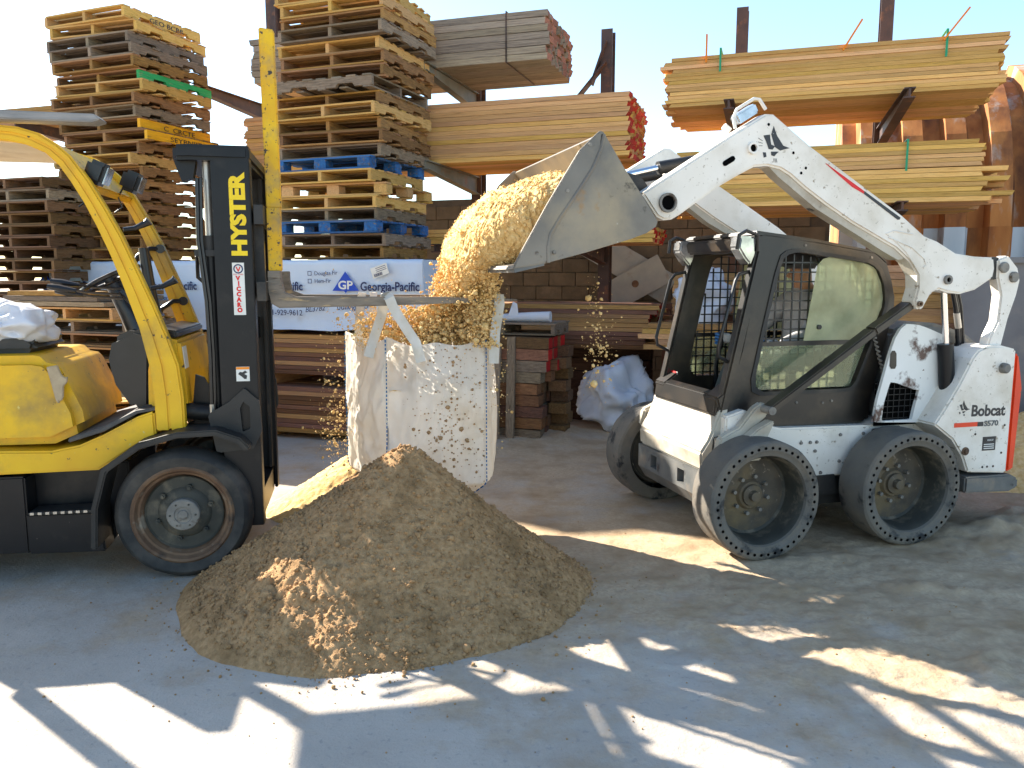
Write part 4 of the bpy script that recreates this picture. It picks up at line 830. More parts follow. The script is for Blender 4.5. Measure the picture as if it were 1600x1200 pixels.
def skid_wheel(x_, side):
    s = side; w = thing('wheel', None, None); w.parent = sl; w.location = (x_, s*.84, .378)
    b = MB(); n = 72
    b.lathe([(.352, -s*.0), (.366, -s*.004), (.377, -s*.016), (.379, -s*.10), (.379, -s*.19), (.375, -s*.25), (.36, -s*.262), (.28, -s*.262)], n)
    holes_ring(b, .322, .352, 0, 44, .0105, .03, s)
    b.lathe([(.322, 0), (.318, -s*.003), (.300, -s*.012), (.288, -s*.014), (.281, -s*.03)], n)
    o = b.build('tyre', [M['rubber_dusty'], M['black_plastic']], w, True, autosmooth=.5)
    co = np.array([v.co for v in o.data.vertices]); rr = np.hypot(co[:, 0], co[:, 2]); q = np.where(rr > .372, fbm(co*np.array([9, 5, 9])+x_*7, 3, 5)*.006, 0)
    for v, dq, r_ in zip(o.data.vertices, q, rr): v.co.x *= 1+dq/r_; v.co.z *= 1+dq/r_
    b = MB(); b.lathe([(.281, -s*.03), (.270, -s*.05), (.262, -s*.15), (.255, -s*.19), (.23, -s*.205)], 56); b.build('rim', M['rim_dark'], w, True)
    b = MB(); b.lathe([(.245, -s*.20), (.10, -s*.195), (.085, -s*.175), (.07, -s*.172), (.066, -s*.155), (.035, -s*.15), (.03, -s*.12), (0, -s*.118)], 40); b.build('wheel_disc', M['rim_brown'], w, True)
    for k in range(8):
        a = 2*math.pi*k/8+.2; b = MB(); c = (.12*math.cos(a), .12*math.sin(a)); b.cyl((c[0], -s*.2, c[1]), (c[0], -s*.168, c[1]), .013, 6); b.build('wheel_nut', M['hub_grey'], w)
for x_ in (.54, -.54):
    for s in (1, -1): skid_wheel(x_, s)
for x_ in (.54, -.54): b = MB(); b.cyl((x_, -.62, .378), (x_, .62, .378), .08, 14); b.build('axle', M['black_dusty'], sl)
# chassis
b = MB(); b.prism([(.66, .42), (.66, .86), (.52, .90), (.40, .80), (.25, .765), (-.44, .752), (-.55, .78), (-1.36, .80), (-1.36, .42)], -.53, .53); b.build('chassis', M['white_paint'], sl, bevel=.012)
b = MB(); b.prism([(.62, .22), (.62, .415), (-1.3, .415), (-1.3, .22)], -.50, .50); b.build('belly_pan', M['black_dusty'], sl, bevel=.01)
for s in (-1, 1):
    b = MB(); b.prism([(.20, .30), (.18, .50), (.12, .52), (.09, .43), (-.16, .435), (-.2, .3)], s*.534, s*.545); b.build('side_guard', M['black_dusty'], sl)
    b = MB(); b.prism([(-.42, .60), (-.44, .73), (-.66, .74), (-.70, .60)], s*.534, s*.56); b.build('wheel_guard', M['black_paint'], sl, bevel=.006)
    b = MB()
    for x_, z_ in ((.1, .66), (.03, .66), (-.02, .66), (-.01, .60), (-.2, .70), (-.2, .52), (-.06, .45), (-.38, .70)): b.lathe([(0, s*.541), (.010, s*.540), (.012, s*.532)], 10, 'Y', (x_, 0, z_))
    b.build('bolt', M['hub_grey'], sl)
# front plate and bumper
b = MB(); b.prism([(.60, .915), (.66, .905), (.745, .70), (.80, .62), (.79, .50), (.62, .47)], -.47, .47); b.build('front_plate', M['white_dirty'], sl, bevel=.015)
b = MB()
P = [(.62, .49), (.80, .495), (.80, .33), (.74, .24), (.60, .23)]
b.prism(P, -.47, -.26); b.prism(P, -.16, .16); b.prism(P, .26, .47)
b.prism([(.62, .49), (.80, .495), (.80, .455), (.62, .45)], -.26, -.16); b.prism([(.62, .49), (.80, .495), (.80, .455), (.62, .45)], .16, .26)
b.prism([(.62, .36), (.80, .36), (.80, .33), (.74, .24), (.60, .23)], -.26, -.16); b.prism([(.62, .36), (.80, .36), (.80, .33), (.74, .24), (.60, .23)], .16, .26)
b.box((.68, 0, .4), (.02, .9, .14)); b.build('bumper', M['steel_grey'], sl)
for s in (-1, 1):
    b = MB(); b.prism([(.76, .62), (.73, .74), (.60, .80), (.50, .92), (.44, .955), (.40, .93), (.40, .87), (.47, .81), (.50, .70), (.50, .60)], s*.535, s*.60); b.build('link_mount', M['white_dirty'], sl, bevel=.012)
    b = MB(); b.prism([(.66, .60), (.64, .70), (.52, .80), (.42, .85), (.40, .84), (.47, .70), (.49, .60)], s*.60, s*.68); b.build('mount_web', M['white_dirty'], sl, bevel=.008)
    b = MB(); b.prism([(.72, .62), (.71, .72), (.64, .73), (.63, .62)], s*.46, s*.534); b.build('step_pad', M['black_dusty'], sl, bevel=.006)
    b = MB(); b.cyl((.435, s*.53, .915), (.435, s*.70, .915), .026, 14); b.build('link_pin', M['hub_grey'], sl, True)
# rear body
b = MB(); b.prism([(-.55, .79), (-.60, 1.38), (-.72, 1.44), (-.95, 1.43), (-1.20, 1.36), (-1.36, 1.26), (-1.37, .44), (-1.0, .44)], -.50, .50); b.build('engine_housing', M['steel_grey'], sl, bevel=.03)
b = MB(); b.prism([(-1.372, .42), (-1.43, .44), (-1.45, 1.0), (-1.40, 1.22), (-1.372, 1.24)], -.76, .76); b.build('tailgate', M['orange_red'], sl, bevel=.012)
b = MB(); b.prism([(-1.02, .30), (-1.40, .285), (-1.47, .31), (-1.47, .37), (-1.40, .405), (-1.02, .41)], -.77, .77); b.build('rear_bumper', M['steel_grey'], sl, bevel=.012)
for s in (-1, 1):
    b = MB(); b.prism([(-1.371, 1.262), (-1.371, .415), (-1.04, .44), (-.99, .55), (-.90, .67), (-.742, .78), (-.83, .90), (-.923, 1.044), (-.97, 1.13), (-1.011, 1.211), (-1.06, 1.265), (-1.134, 1.29), (-1.25, 1.29)], s*.505, s*.76); b.build('rear_panel', M['white_paint'], sl, bevel=.012)
    b = MB(); b.ring([(-.40, .785), (-.42, .93), (-.505, 1.27), (-.545, 1.38), (-.605, 1.435), (-.70, 1.43), (-.786, 1.405), (-.947, 1.345), (-1.0, 1.1), (-1.05, .80), (-.92, .76)], [(-.46, .79), (-.475, .92), (-.513, 1.05), (-.56, 1.045), (-.72, .99), (-.752, 1.0), (-.72, .86), (-.705, .79)], s*.575, s*.60); b.build('tower_panel', M['white_stained'], sl)
    b = MB(); b.box((-.62, s*.553, .9), (.36, .01, .30)); b.build('vent_recess_shade', M['hole_shade'], sl)  # black plate stands in for the shade behind the vent mesh
    b = MB()
    for k in range(8): b.bar((-.44-k*.045, s*.568, .78), (-.44-k*.045, s*.568, 1.07), .004, .005)
    for k in range(7): b.bar((-.42, s*.567, .80+k*.04), (-.79, s*.567, .80+k*.04), .004, .005)
    b.build('vent_mesh', M['black_paint'], sl)
    b = MB(); b.prism([(-.497, 1.16), (-.497, 1.24), (-.51, 1.26), (-.53, 1.26), (-.545, 1.24), (-.55, 1.16), (-.54, 1.14), (-.51, 1.14)], s*.602, s*.604); b.build('slot', M['cab_black'], sl)  # raised dark patch paints the shade inside the slot
    b = MB(); b.lathe([(0, s*.80), (.025, s*.80), (.034, s*.79), (.036, s*.757)], 18, 'Y', (-1.266, 0, 1.14)); b.build('rear_pin', M['hub_grey'], sl, True)
    b = MB(); b.lathe([(0, s*.778), (.014, s*.778), (.016, s*.766), (.028, s*.766), (.028, s*.757)], 16, 'Y', (-1.007, 0, .588)); b.build('tie_down', M['rim_rust'], sl, True)
    b = MB()
    for x_, z_ in ((-1.16, .47), (-1.2, .47), (-1.25, .47), (-1.31, .56), (-1.32, .75), (-1.08, .70)): b.lathe([(0, s*.7625), (.008, s*.762), (.008, s*.757)], 8, 'Y', (x_, 0, z_))
    b.build('rivet', M['black_plastic'], sl)
    # lift arm, link, cylinder
    arm = [(1.36, 2.215), (.796, 2.565), (.585, 2.69), (.53, 2.69), (.268, 2.517), (-.42, 2.124), (-.60, 2.00), (-.707, 1.965), (-.854, 1.893), (-1.0, 1.875), (-1.16, 1.868), (-1.175, 1.80), (-1.165, 1.737), (-1.10, 1.70), (-1.03, 1.66), (-.909, 1.632), (-.80, 1.645), (-.733, 1.664), (-.68, 1.64), (-.625, 1.545), (-.60, 1.53), (-.563, 1.55), (-.551, 1.59), (-.573, 1.673), (-.565, 1.754), (-.50, 1.835), (-.386, 1.92), (-.05, 2.075), (.143, 2.18), (.30, 2.275), (.40, 2.345), (.47, 2.38), (.56, 2.395), (.648, 2.385), (.74, 2.34), (.863, 2.272), (1.024, 2.165), (1.12, 2.10), (1.17, 2.072), (1.22, 2.068), (1.262, 2.085)]
    la = MB(); la.prism(arm, s*.60, s*.725); lo = la.build('lift_arm', M['white_paint'], sl, bevel=.012)
    b = MB(); b.prism([(.165, 2.425), (.16, 2.418), (-.03, 2.29), (-.12, 2.25), (-.12, 2.268)], s*.726, s*.7275); b.build('decal_stripe', M['decal_red'], lo)
    b = MB(); b.prism([(-.12, 2.268), (-.12, 2.25), (-.38, 2.098), (-.395, 2.10), (-.40, 2.112)], s*.726, s*.7275); b.build('decal_stripe', M['decal_black'], lo)
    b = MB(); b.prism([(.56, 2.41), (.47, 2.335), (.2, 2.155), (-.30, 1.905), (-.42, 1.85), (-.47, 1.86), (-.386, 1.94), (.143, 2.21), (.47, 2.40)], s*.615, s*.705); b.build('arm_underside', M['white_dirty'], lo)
    for (px_, pz_, ri, ro, mm) in ((1.203, 2.165, .042, .055, 'hub_grey'), (.666, 2.49, .022, .034, 'white_paint'), (-.793, 1.725, .016, .03, 'hub_grey'), (-.587, 1.572, .010, .018, 'rim_rust')):
        b = MB(); b.lathe([(ri, s*.70), (ri, s*.742), (ro, s*.742), (ro, s*.724)], 22, 'Y', (px_, 0, pz_)); b.lathe([(0, s*.728), (ri, s*.728)], 22, 'Y', (px_, 0, pz_)); b.build('pin_boss', [M[mm]], lo, True)
        b = MB(); b.lathe([(0, s*.7295), (ri*.97, s*.7295)], 22, 'Y', (px_, 0, pz_)); b.build('pin_bore_shade', M['hole_shade'], lo)  # black disc paints the shade of a hollow bore
    b = MB(); d_ = (-.86, .5); n_ = (.5, .86)
    sl_p = [(.818+d_[0]*u+n_[0]*v, 2.412+d_[1]*u+n_[1]*v) for u, v in ((.03, .016), (.043, .009), (.043, -.009), (.03, -.016), (-.03, -.016), (-.043, -.009), (-.043, .009), (-.03, .016))]
    b.prism(sl_p, s*.726, s*.7275); b.build('arm_slot_shade', M['hole_shade'], lo)  # flat black patch paints the shade inside the slot
    for x_, z_ in ((.565, 2.63), (.39, 2.475), (.3, 2.39), (.33, 2.36)):
        b = MB(); b.lathe([(0, s*.7265), (.009, s*.7262)], 10, 'Y', (x_, 0, z_)); b.build('arm_hole_shade', M['hole_shade'], lo)  # flat black discs paint the shade inside the holes
    b = MB(); path = [(-.52, s*.7255, 1.86), (-.40, s*.7255, 2.0), (-.33, s*.7255, 2.045), (-.28, s*.7255, 2.04), (-.36, s*.7255, 1.98)]; path2 = [(-.32, s*.7255, 1.99), (-.5, s*.7255, 1.93), (-.6, s*.7255, 1.86), (-.62, s*.7255, 1.82), (-.60, s*.7255, 1.80)]
    b.tube(path2, .006, 6); b.tube([(-.545, s*.7255, 1.80), (-.46, s*.7255, 1.90), (-.35, s*.7255, 1.985), (-.30, s*.7255, 2.01), (-.36, s*.7255, 2.03), (-.5, s*.7255, 2.01)], .005, 6); b.build('weld_bead', M['white_paint'], lo, True)
    b = MB(); b.prism([(-1.205, 1.86), (-1.29, 1.885), (-1.38, 1.80), (-1.405, 1.72), (-1.385, 1.62), (-1.33, 1.46), (-1.29, 1.28), (-1.17, 1.26), (-1.185, 1.34), (-1.24, 1.45), (-1.25, 1.62), (-1.21, 1.74)], s*.63, s*.715); b.build('rear_link', M['white_paint'], sl, bevel=.012)
    for px_, pz_ in ((-1.25, 1.805), (-1.337, 1.742)):
        b = MB(); b.lathe([(0, s*.735), (.03, s*.735), (.036, s*.728), (.036, s*.71)], 18, 'Y', (px_, 0, pz_)); b.build('link_pin', M['hub_grey'], sl, True)
    b = MB(); b.lathe([(0, s*.60), (.075, s*.60), (.075, s*.70), (0, s*.70)], 20, 'Y', (-1.19, 0, 1.80)); b.build('arm_bushing', M['black_dusty'], sl, True)
    b = MB(); b.cyl((-.85, s*.64, 1.68), (-.905, s*.64, 1.28), .020, 14); b.build('cylinder_rod', M['chrome'], sl, True)
    b = MB(); b.cyl((-.900, s*.64, 1.30), (-.965, s*.64, .78), .050, 18); b.build('lift_cylinder', M['black_paint'], sl, True)
    b = MB(); b.bar((.435, s*.645, .915), (-.30, s*.645, 1.395), .045, .098, (0, 1, 0)); b.bar((-.30, s*.645, 1.395), (-.587, s*.645, 1.572), .05, .10, (0, 1, 0)); b.build('control_link', M['cab_black'], sl, bevel=.008)
    for k in range(3):
        b = MB(); dx = k*.022; b.tube([(-.98-dx, s*.58, 1.66), (-1.03-dx, s*.57, 1.54), (-1.06-dx, s*.56, 1.42), (-1.09-dx, s*.55, 1.30), (-1.10-dx, s*.5, 1.2)], .016 if k == 0 else .010, 8); b.build('hose', M['black_plastic'], sl, True)
    b = MB(); b.cyl((-1.04, s*.57, 1.50), (-1.07, s*.565, 1.40), .022, 10); b.build('hose_fitting', M['steel_bright'], sl, True)
    # coil on the cab rear corner
    b = MB(); b.tube([(-.46-.0016*k*1.0, s*(.49+.014*math.cos(k*.9)), 1.34-.0045*k+.014*math.sin(k*.9)*.2) for k in range(60)], .007, 6); b.build('spring', M['hub_grey'], sl, True)
# cross tubes of the arms, tilt cylinders, light on the knee
for x_, z_, r_ in ((.62, 2.45, .06), (1.20, 2.165, .045)): b = MB(); b.cyl((x_, -.6, z_), (x_, .6, z_), r_, 16); b.build('arm_cross_tube', M['white_paint'], sl, True)
for s in (-1, 1):
    b = MB(); b.cyl((.70, s*.42, 2.48), (1.12, s*.42, 2.40), .04, 14); b.build('tilt_cylinder', M['black_dusty'], sl, True)
    b = MB(); b.cyl((1.10, s*.42, 2.405), (1.42, s*.42, 2.33), .02, 12); b.build('tilt_rod', M['chrome'], sl, True)
lg = thing('arm_light', None, None); lg.parent = sl; lg.location = (.66, .64, 2.665); lg.rotation_euler = (0, R(31), 0)
b = MB(); b.tube([(-.11, .05, 0), (-.10, .05, .07), (-.07, .05, .09), (.06, .05, .09), (.10, .05, .06), (.12, .05, 0)], .010, 8); b.build('guard_loop', M['white_paint'], lg, True)
b = MB(); b.box((0, 0, .035), (.15, .08, .06)); b.build('lamp_lens', M['lens_glass'], lg, bevel=.01)
b = MB(); b.cyl((.13, 0, .0), (.15, 0, .04), .02, 10); b.build('cap', M['white_paint'], lg, True)
# bobcat head print on the arm and lettering on the rear panel
def cathead(parent, cx, cz, k, y):
    polys = [[(.0, .123), (-.024, .07), (-.07, .013), (-.114, .001), (-.08, -.007), (-.05, -.016), (-.014, .003), (.015, .075)],
             [(.066, .066), (.023, .073), (.017, .039), (.012, .017), (-.014, .007), (.002, -.012), (.028, -.01), (.042, .023)],
             [(.066, -.03), (.045, -.03), (.04, -.055), (.058, -.06)], [(.012, -.024), (-.04, -.022), (-.012, -.05), (.008, -.045)]]
    for p in polys:
        b = MB(); b.prism([(cx+q[0]*k, cz+q[1]*k) for q in p], y, y+.001); b.build('emblem', M['decal_black'], parent)
    b = MB()
    for a in (0, 1, 2): b.bar((cx+.07*k, y+.0005, cz+(.035-a*.014)*k), (cx+.10*k, y+.0005, cz+(.05-a*.022)*k), .0012, .002*k+.0006)
    for a in (0, 1, 2): b.bar((cx-(.01+a*.008)*k, y+.0005, cz-.062*k), (cx-(.012+a*.01)*k, y+.0005, cz-.085*k), .0012, .002*k+.0006)
    b.build('whiskers', M['decal_black'], parent)
cathead(sl, .531, 2.50, 1.0, .7258)
cathead(sl, -.965, .872, .5, .7605)
YR = .7608
lettering('Bobcat', .105, M['decal_black'], sl, frame((-1.035, YR, .825), (-1, 0, -.02), (0, 0, 1)), w=.28, bold=.0032)
b = MB(); b.box((-1.0, YR+.0002, .768), (.20, .001, .03)); b.build('decal_bar', M['orange_red'], sl)
b = MB(); b.box((-1.115, YR+.0002, .767), (.05, .001, .03)); b.build('decal_bar', M['decal_black'], sl)
lettering('S570', .05, M['steel_grey'], sl, frame((-1.145, YR, .752), (-1, 0, 0), (0, 0, 1)), w=.12, bold=.002)
b = MB(); b.box((-1.2, YR, .63), (.11, .001, .095)); pl = b.build('data_plate', M['decal_black'], sl)
cathead(pl, -1.165, .655, .16, YR+.001); lettering('BOBCAT', .016, M['decal_white'], pl, frame((-1.185, YR+.001, .648), (-1, 0, 0), (0, 0, 1)), w=.05, extr=.0004)
b = MB()
for k in range(3): b.box((-1.2, YR+.001, .625-k*.014), (.085, .001, .006))
b.build('print', M['decal_white'], pl)

# ------------------------------------------------------------------ cab
cb = thing('cab', None, None); cb.parent = sl
outer = [(.453, 2.02), (0, 1.96), (-.45, 1.895), (-.545, 1.83), (-.59, 1.72), (-.625, 1.60), (-.62, 1.50), (-.585, 1.367), (-.43, .76), (.42, .76), (.52, .80), (.63, .89), (.52, 1.25), (.41, 1.80), (.44, 1.93)]
inner = [(.20, 1.895), (.12, 1.90), (-.40, 1.835), (-.47, 1.80), (-.525, 1.70), (-.545, 1.60), (-.54, 1.53), (-.34, 1.03), (-.30, 1.0), (.36, 1.0), (.41, 1.02), (.425, 1.08), (.36, 1.40), (.285, 1.75), (.25, 1.86)]
for s in (1, -1):
    b = MB(); b.ring(outer, inner, s*.42, s*.462); b.build('side_panel', M['cab_black'], cb)
    big = [(x_*1.02+.002, 1.45+(z_-1.45)*1.02) for x_, z_ in inner]; b = MB(); b.ring([(x_*1.06+.006, 1.45+(z_-1.45)*1.055) for x_, z_ in inner], inner, s*.463, s*.470); b.build('window_trim', M['black_dusty'], cb)
    # steel mesh screen behind the opening
    b = MB()
    for k in range(17):
        x_ = .44-k*.062; za = 1.93-.0; zs = [z for z in (1.0, 1.93)]
        zb = 1.0 if x_ > -.32 else 1.0+(-.32-x_)*2.45
        if x_ > .42: continue
        zt = min(1.90, 1.75+(.285-x_)*1.8) if x_ > .2 else 1.895+(x_-.2)*.115
        zt = min(zt, 1.4+(.36-x_)*5) if x_ > .28 else zt
        if zt > zb: b.bar((x_, s*.405, zb), (x_, s*.405, zt), .009, .010)
    for k in range(15):
        z_ = 1.03+k*.062; xf = .42 if z_ < 1.1 else .425-(z_-1.1)*.215; xb = -.33-(z_-1.03)*.4 if z_ < 1.55 else -.54
        if z_ < 1.88: b.bar((xf, s*.405, z_), (xb, s*.405, z_), .009, .010, (0, 1, 0))
    b.build('mesh_screen', M['black_plastic'], cb)
    b = MB(); b.box((-.07, s*.43, 1.31), (.92, .02, .03)); b.build('window_bar', M['cab_black'], cb)
    lowg = [(.40, 1.295), (-.43, 1.295), (-.32, 1.01), (.37, 1.01), (.41, 1.05)]
    b = MB(); b.prism(lowg, s*.436, s*.440); b.build('window_pane', M['glass_green'], cb)
    upg = [(-.06, 1.86), (-.12, 1.875), (-.40, 1.83), (-.465, 1.80), (-.52, 1.70), (-.54, 1.60), (-.535, 1.54), (-.445, 1.327), (.06, 1.327), (-.01, 1.75), (-.02, 1.82)]
    b = MB(); b.prism(upg, s*.446, s*.450); b.build('sliding_pane', M['glass_slider'], cb)
    b = MB(); b.lathe([(0, s*.462), (.016, s*.462), (.016, s*.45)], 14, 'Y', (-.05, 0, 1.415)); b.build('pane_latch', M['black_plastic'], cb, True)
    for x_, z_ in ((.09, 1.945), (-.42, 1.87), (.34, 1.33), (.1, .92), (-.1, .91), (-.17, .92)):
        b = MB(); b.lathe([(0, s*.469), (.008, s*.469), (.009, s*.462)], 8, 'Y', (x_, 0, z_)); b.build('bolt', M['hub_grey'], cb)
    # front post and grab bar
    b = MB(); b.bar((.64, s*.425, .86), (.40, s*.425, 1.93), .075, .085, (0, 1, 0)); b.build('front_post', M['cab_black'], cb, bevel=.015)
    b = MB(); b.tube([(.60, s*.425, 1.20), (.68, s*.44, 1.24), (.685, s*.45, 1.30), (.58, s*.45, 1.72), (.55, s*.44, 1.76), (.46, s*.425, 1.78)], .012, 8); b.build('grab_bar', M['black_plastic'], cb, True)
    hl = thing('headlight', None, None); hl.parent = sl; hl.location = (.50, s*.40, 1.945)
    b = MB(); b.prism([(.06, .055), (-.06, .05), (-.05, -.06), (-.02, -.13), (.02, -.09), (.07, -.02)], -.06, .06); b.build('lamp_lens', M['lens_glass'], hl, bevel=.012)
    b = MB(); b.tube([(-.06, s*.07, -.04), (-.05, s*.075, .06), (.03, s*.075, .085), (.08, s*.075, .06), (.09, s*.07, -.03)], .012, 8); b.build('lamp_guard', M['black_plastic'], hl, True)
b = MB(); b.prism([(.47, 2.0), (.0, 1.955), (-.45, 1.89), (-.55, 1.82), (-.55, 1.85), (-.45, 1.915), (.0, 1.985), (.45, 2.035)], -.462, .462); b.build('roof', M['cab_black'], cb, bevel=.01)
b = MB(); b.prism([(.36, 1.90), (.50, 1.90), (.52, 1.99), (.40, 2.0)], -.40, .40); b.build('front_header', M['cab_black'], cb, bevel=.015)
b = MB(); b.prism([(.70, .86), (.62, .80), (.40, .78), (.40, .83), (.55, .86), (.62, 1.0), (.68, .98)], -.44, .44); b.build('sill', M['cab_black'], cb, bevel=.01)
for s in (-1, 1):
    b = MB(); b.prism([(.66, .86), (.69, .97), (.58, 1.05), (.54, .97), (.5, .86)], s*.30, s*.46); b.build('footwell_side', M['cab_black'], cb, bevel=.012)
b = MB(); b.box((-.02, 0, .80), (.9, .84, .03)); b.build('floor', M['black_dusty'], cb)
b = MB(); b.box((-.50, 0, 1.05), (.03, .82, .55)); b.build('rear_wall', M['cab_black'], cb)
b = MB(); b.prism([(.05, .82), (-.42, .82), (-.46, 1.0), (-.55, 1.62), (-.45, 1.64), (-.33, 1.08), (.05, 1.10)], -.24, .24); b.build('seat', M['seat_vinyl'], cb, bevel=.03)
for s in (-1, 1):
    b = MB(); b.tube([(.26, s*.30, .82), (.27, s*.30, 1.10), (.24, s*.30, 1.22)], [.02, .015, .015], 8); b.tube([(.24, s*.30, 1.21), (.235, s*.30, 1.27), (.23, s*.30, 1.34)], [.02, .026, .02], 8); b.build('joystick', M['black_plastic'], cb, True)
b = MB(); b.box((.585, -.36, 1.0), (.004, .10, .10), Matrix.Rotation(R(-13), 3, 'Y')); wl = b.build('warning_label', M['decal_white'], cb)
b = MB(); b.box((.588, -.36, 1.045), (.004, .10, .016), Matrix.Rotation(R(-13), 3, 'Y')); b.build('label_band', M['decal_red'], cb)

# ------------------------------------------------------------------ bucket
bk = thing('bucket', None, None); bk.parent = sl
side = [(1.655, 2.515), (1.675, 2.52), (1.70, 2.50), (1.792, 2.413), (1.97, 2.13), (2.15, 1.815), (2.16, 1.785), (2.022, 1.805), (1.75, 1.875), (1.487, 1.95), (1.39, 1.985), (1.335, 2.02), (1.325, 2.05), (1.40, 2.16), (1.53, 2.33)]
for s in (-1, 1):
    b = MB(); b.prism(side, s*.845, s*.862); b.build('side_plate', M['bucket_steel'], bk, bevel=.003)
    b = MB(); b.prism([(1.67, 2.517), (1.70, 2.498), (1.792, 2.41), (1.97, 2.127), (2.145, 1.82), (2.155, 1.79), (2.02, 1.812), (1.965, 1.83), (1.965, 1.90), (1.955, 1.97), (1.90, 2.06), (1.80, 2.20), (1.72, 2.32), (1.675, 2.42)], s*.862, s*.872); b.build('edge_plate', M['bucket_steel'], bk, bevel=.004)
    b = MB(); b.tube([(1.655, s*.868, 2.50), (1.675, s*.868, 2.42), (1.72, s*.868, 2.32), (1.80, s*.868, 2.20), (1.90, s*.868, 2.06), (1.955, s*.868, 1.97), (1.968, s*.868, 1.90), (1.965, s*.868, 1.82)], .011, 8); b.build('rib', M['bucket_steel'], bk, True)
    for x_, z_ in ((1.735, 2.445), (1.86, 2.20), (2.03, 1.87), (1.93, 1.875)):
        b = MB(); b.lathe([(0, s*.876), (.010, s*.876), (.011, s*.86)], 10, 'Y', (x_, 0, z_)); b.build('bolt', M['hub_grey'], bk)
b = MB(); sh = [(2.16, 1.785), (2.022, 1.805), (1.75, 1.875), (1.487, 1.95), (1.39, 1.985), (1.335, 2.02), (1.325, 2.05), (1.40, 2.16), (1.53, 2.33), (1.655, 2.515)]
si = [(1.672, 2.50), (1.55, 2.32), (1.42, 2.15), (1.35, 2.06), (1.40, 2.005), (1.49, 1.972), (1.752, 1.897), (2.022, 1.826), (2.15, 1.805)]
b.prism(sh+si, -.845, .845); b.build('shell', M['bucket_steel'], bk, autosmooth=.5)
b = MB(); b.box((2.07, .78, 1.80), (.17, .16, .03), Matrix.Rotation(R(13), 3, 'Y')); b.box((2.07, 0, 1.797), (.16, 1.70, .022), Matrix.Rotation(R(13), 3, 'Y')); b.build('cutting_edge', M['steel_grey'], bk)
b = MB(); b.prism([(1.36, 2.08), (1.24, 2.06), (1.18, 2.13), (1.20, 2.22), (1.30, 2.33), (1.44, 2.36), (1.50, 2.30)], -.56, -.50); b.prism([(1.36, 2.08), (1.24, 2.06), (1.18, 2.13), (1.20, 2.22), (1.30, 2.33), (1.44, 2.36), (1.50, 2.30)], .50, .56); b.box((1.36, 0, 2.2), (.05, 1.1, .3), Matrix.Rotation(R(36), 3, 'Y')); b.build('coupler', M['black_dusty'], bk)

# ------------------------------------------------------------------ operator
def skin_body(name, verts, edges, radii, mat, parent=None, loc=(0, 0, 0), rot=(0, 0, 0), sub=2):
    me = bpy.data.meshes.new(name); me.from_pydata(verts, edges, []); o = bpy.data.objects.new(name, me); COL.objects.link(o)
    o.modifiers.new('k', 'SKIN'); me.skin_vertices[0].data[0].use_root = True
    for v, r_ in zip(me.skin_vertices[0].data, radii): v.radius = (r_, r_) if not isinstance(r_, tuple) else r_
    o.modifiers.new('s', 'SUBSURF').levels = sub
    bpy.context.view_layer.update(); dg = bpy.context.evaluated_depsgraph_get(); m2 = bpy.data.meshes.new_from_object(o.evaluated_get(dg)); bpy.data.objects.remove(o)
    m2.name = name; m2.materials.clear(); m2.materials.append(mat)
    for p in m2.polygons: p.use_smooth = True
    return obj(name, m2, parent, loc, rot)
ps = thing('person', 'operator in a grey sweatshirt and gloves seated in the loader cab', 'person', SO, SZ)
V = [(-.22, 0, 1.16), (-.24, 0, 1.30), (-.26, 0, 1.46), (-.25, 0, 1.58), (-.24, 0, 1.66), (-.21, 0, 1.76), (-.20, 0, 1.86),
     (-.24, .19, 1.56), (-.08, .31, 1.36), (.14, .31, 1.28), (-.24, -.19, 1.56), (-.08, -.31, 1.36), (.14, -.31, 1.28),
     (-.20, .10, 1.15), (.20, .14, 1.17), (.34, .13, .88), (.46, .13, .85), (-.20, -.10, 1.15), (.20, -.14, 1.17), (.34, -.13, .88), (.46, -.13, .85)]
E_ = [(0, 1), (1, 2), (2, 3), (3, 4), (4, 5), (5, 6), (3, 7), (7, 8), (8, 9), (3, 10), (10, 11), (11, 12), (0, 13), (13, 14), (14, 15), (15, 16), (0, 17), (17, 18), (18, 19), (19, 20)]
rr = [.15, .15, .16, .13, .055, .085, .07, .085, .06, .048, .085, .06, .048, .10, .075, .05, .04, .10, .075, .05, .04]
body = skin_body('body', V, E_, rr, M['cloth_grey'], ps)
body.data.materials.append(M['skin']); body.data.materials.append(M['cloth_dark'])
for p in body.data.polygons:
    c = p.center
    if c.z > 1.66 and abs(c.y) < .12: p.material_index = 1
    elif c.z < 1.22 and (abs(c.y) < .22 or c.z < 1.1): p.material_index = 2
b = MB(); b.lathe([(.098, 1.80), (.108, 1.82), (.104, 1.87), (.085, 1.92), (.05, 1.945), (0, 1.95)], 20, 'Z', (-.205, 0, 0)); b.prism([(-.14, -.06), (-.02, -.05), (-.01, 0), (-.02, .05), (-.14, .06)], 1.815, 1.825, 'XY'); b.build('cap', M['hard_hat'], ps, True)
for s in (-1, 1):
    hv = [(.14, s*.31, 1.285), (.19, s*.305, 1.29), (.235, s*.30, 1.295)]; he = [(0, 1), (1, 2)]; hr = [.045, .042, .036]
    for k in range(4):
        z_ = 1.325-k*.022; i = len(hv); yo = s*(.30-.03)
        hv += [(.25, s*.325, z_), (.272, s*.31, z_-.002), (.276, s*.285, z_-.004), (.258, s*.268, z_-.006)]; he += [(2, i), (i, i+1), (i+1, i+2), (i+2, i+3)]; hr += [.012, .0105, .010, .008]
    i = len(hv); hv += [(.22, s*.275, 1.315), (.245, s*.265, 1.335), (.262, s*.27, 1.345)]; he += [(1, i), (i, i+1), (i+1, i+2)]; hr += [.014, .0115, .009]
    g = skin_body('glove', hv, he, hr, M['glove'], ps, sub=1); g.data.materials.append(M['glove_blue'])
    for p in g.data.polygons:
        if p.center.x > .245: p.material_index = 1
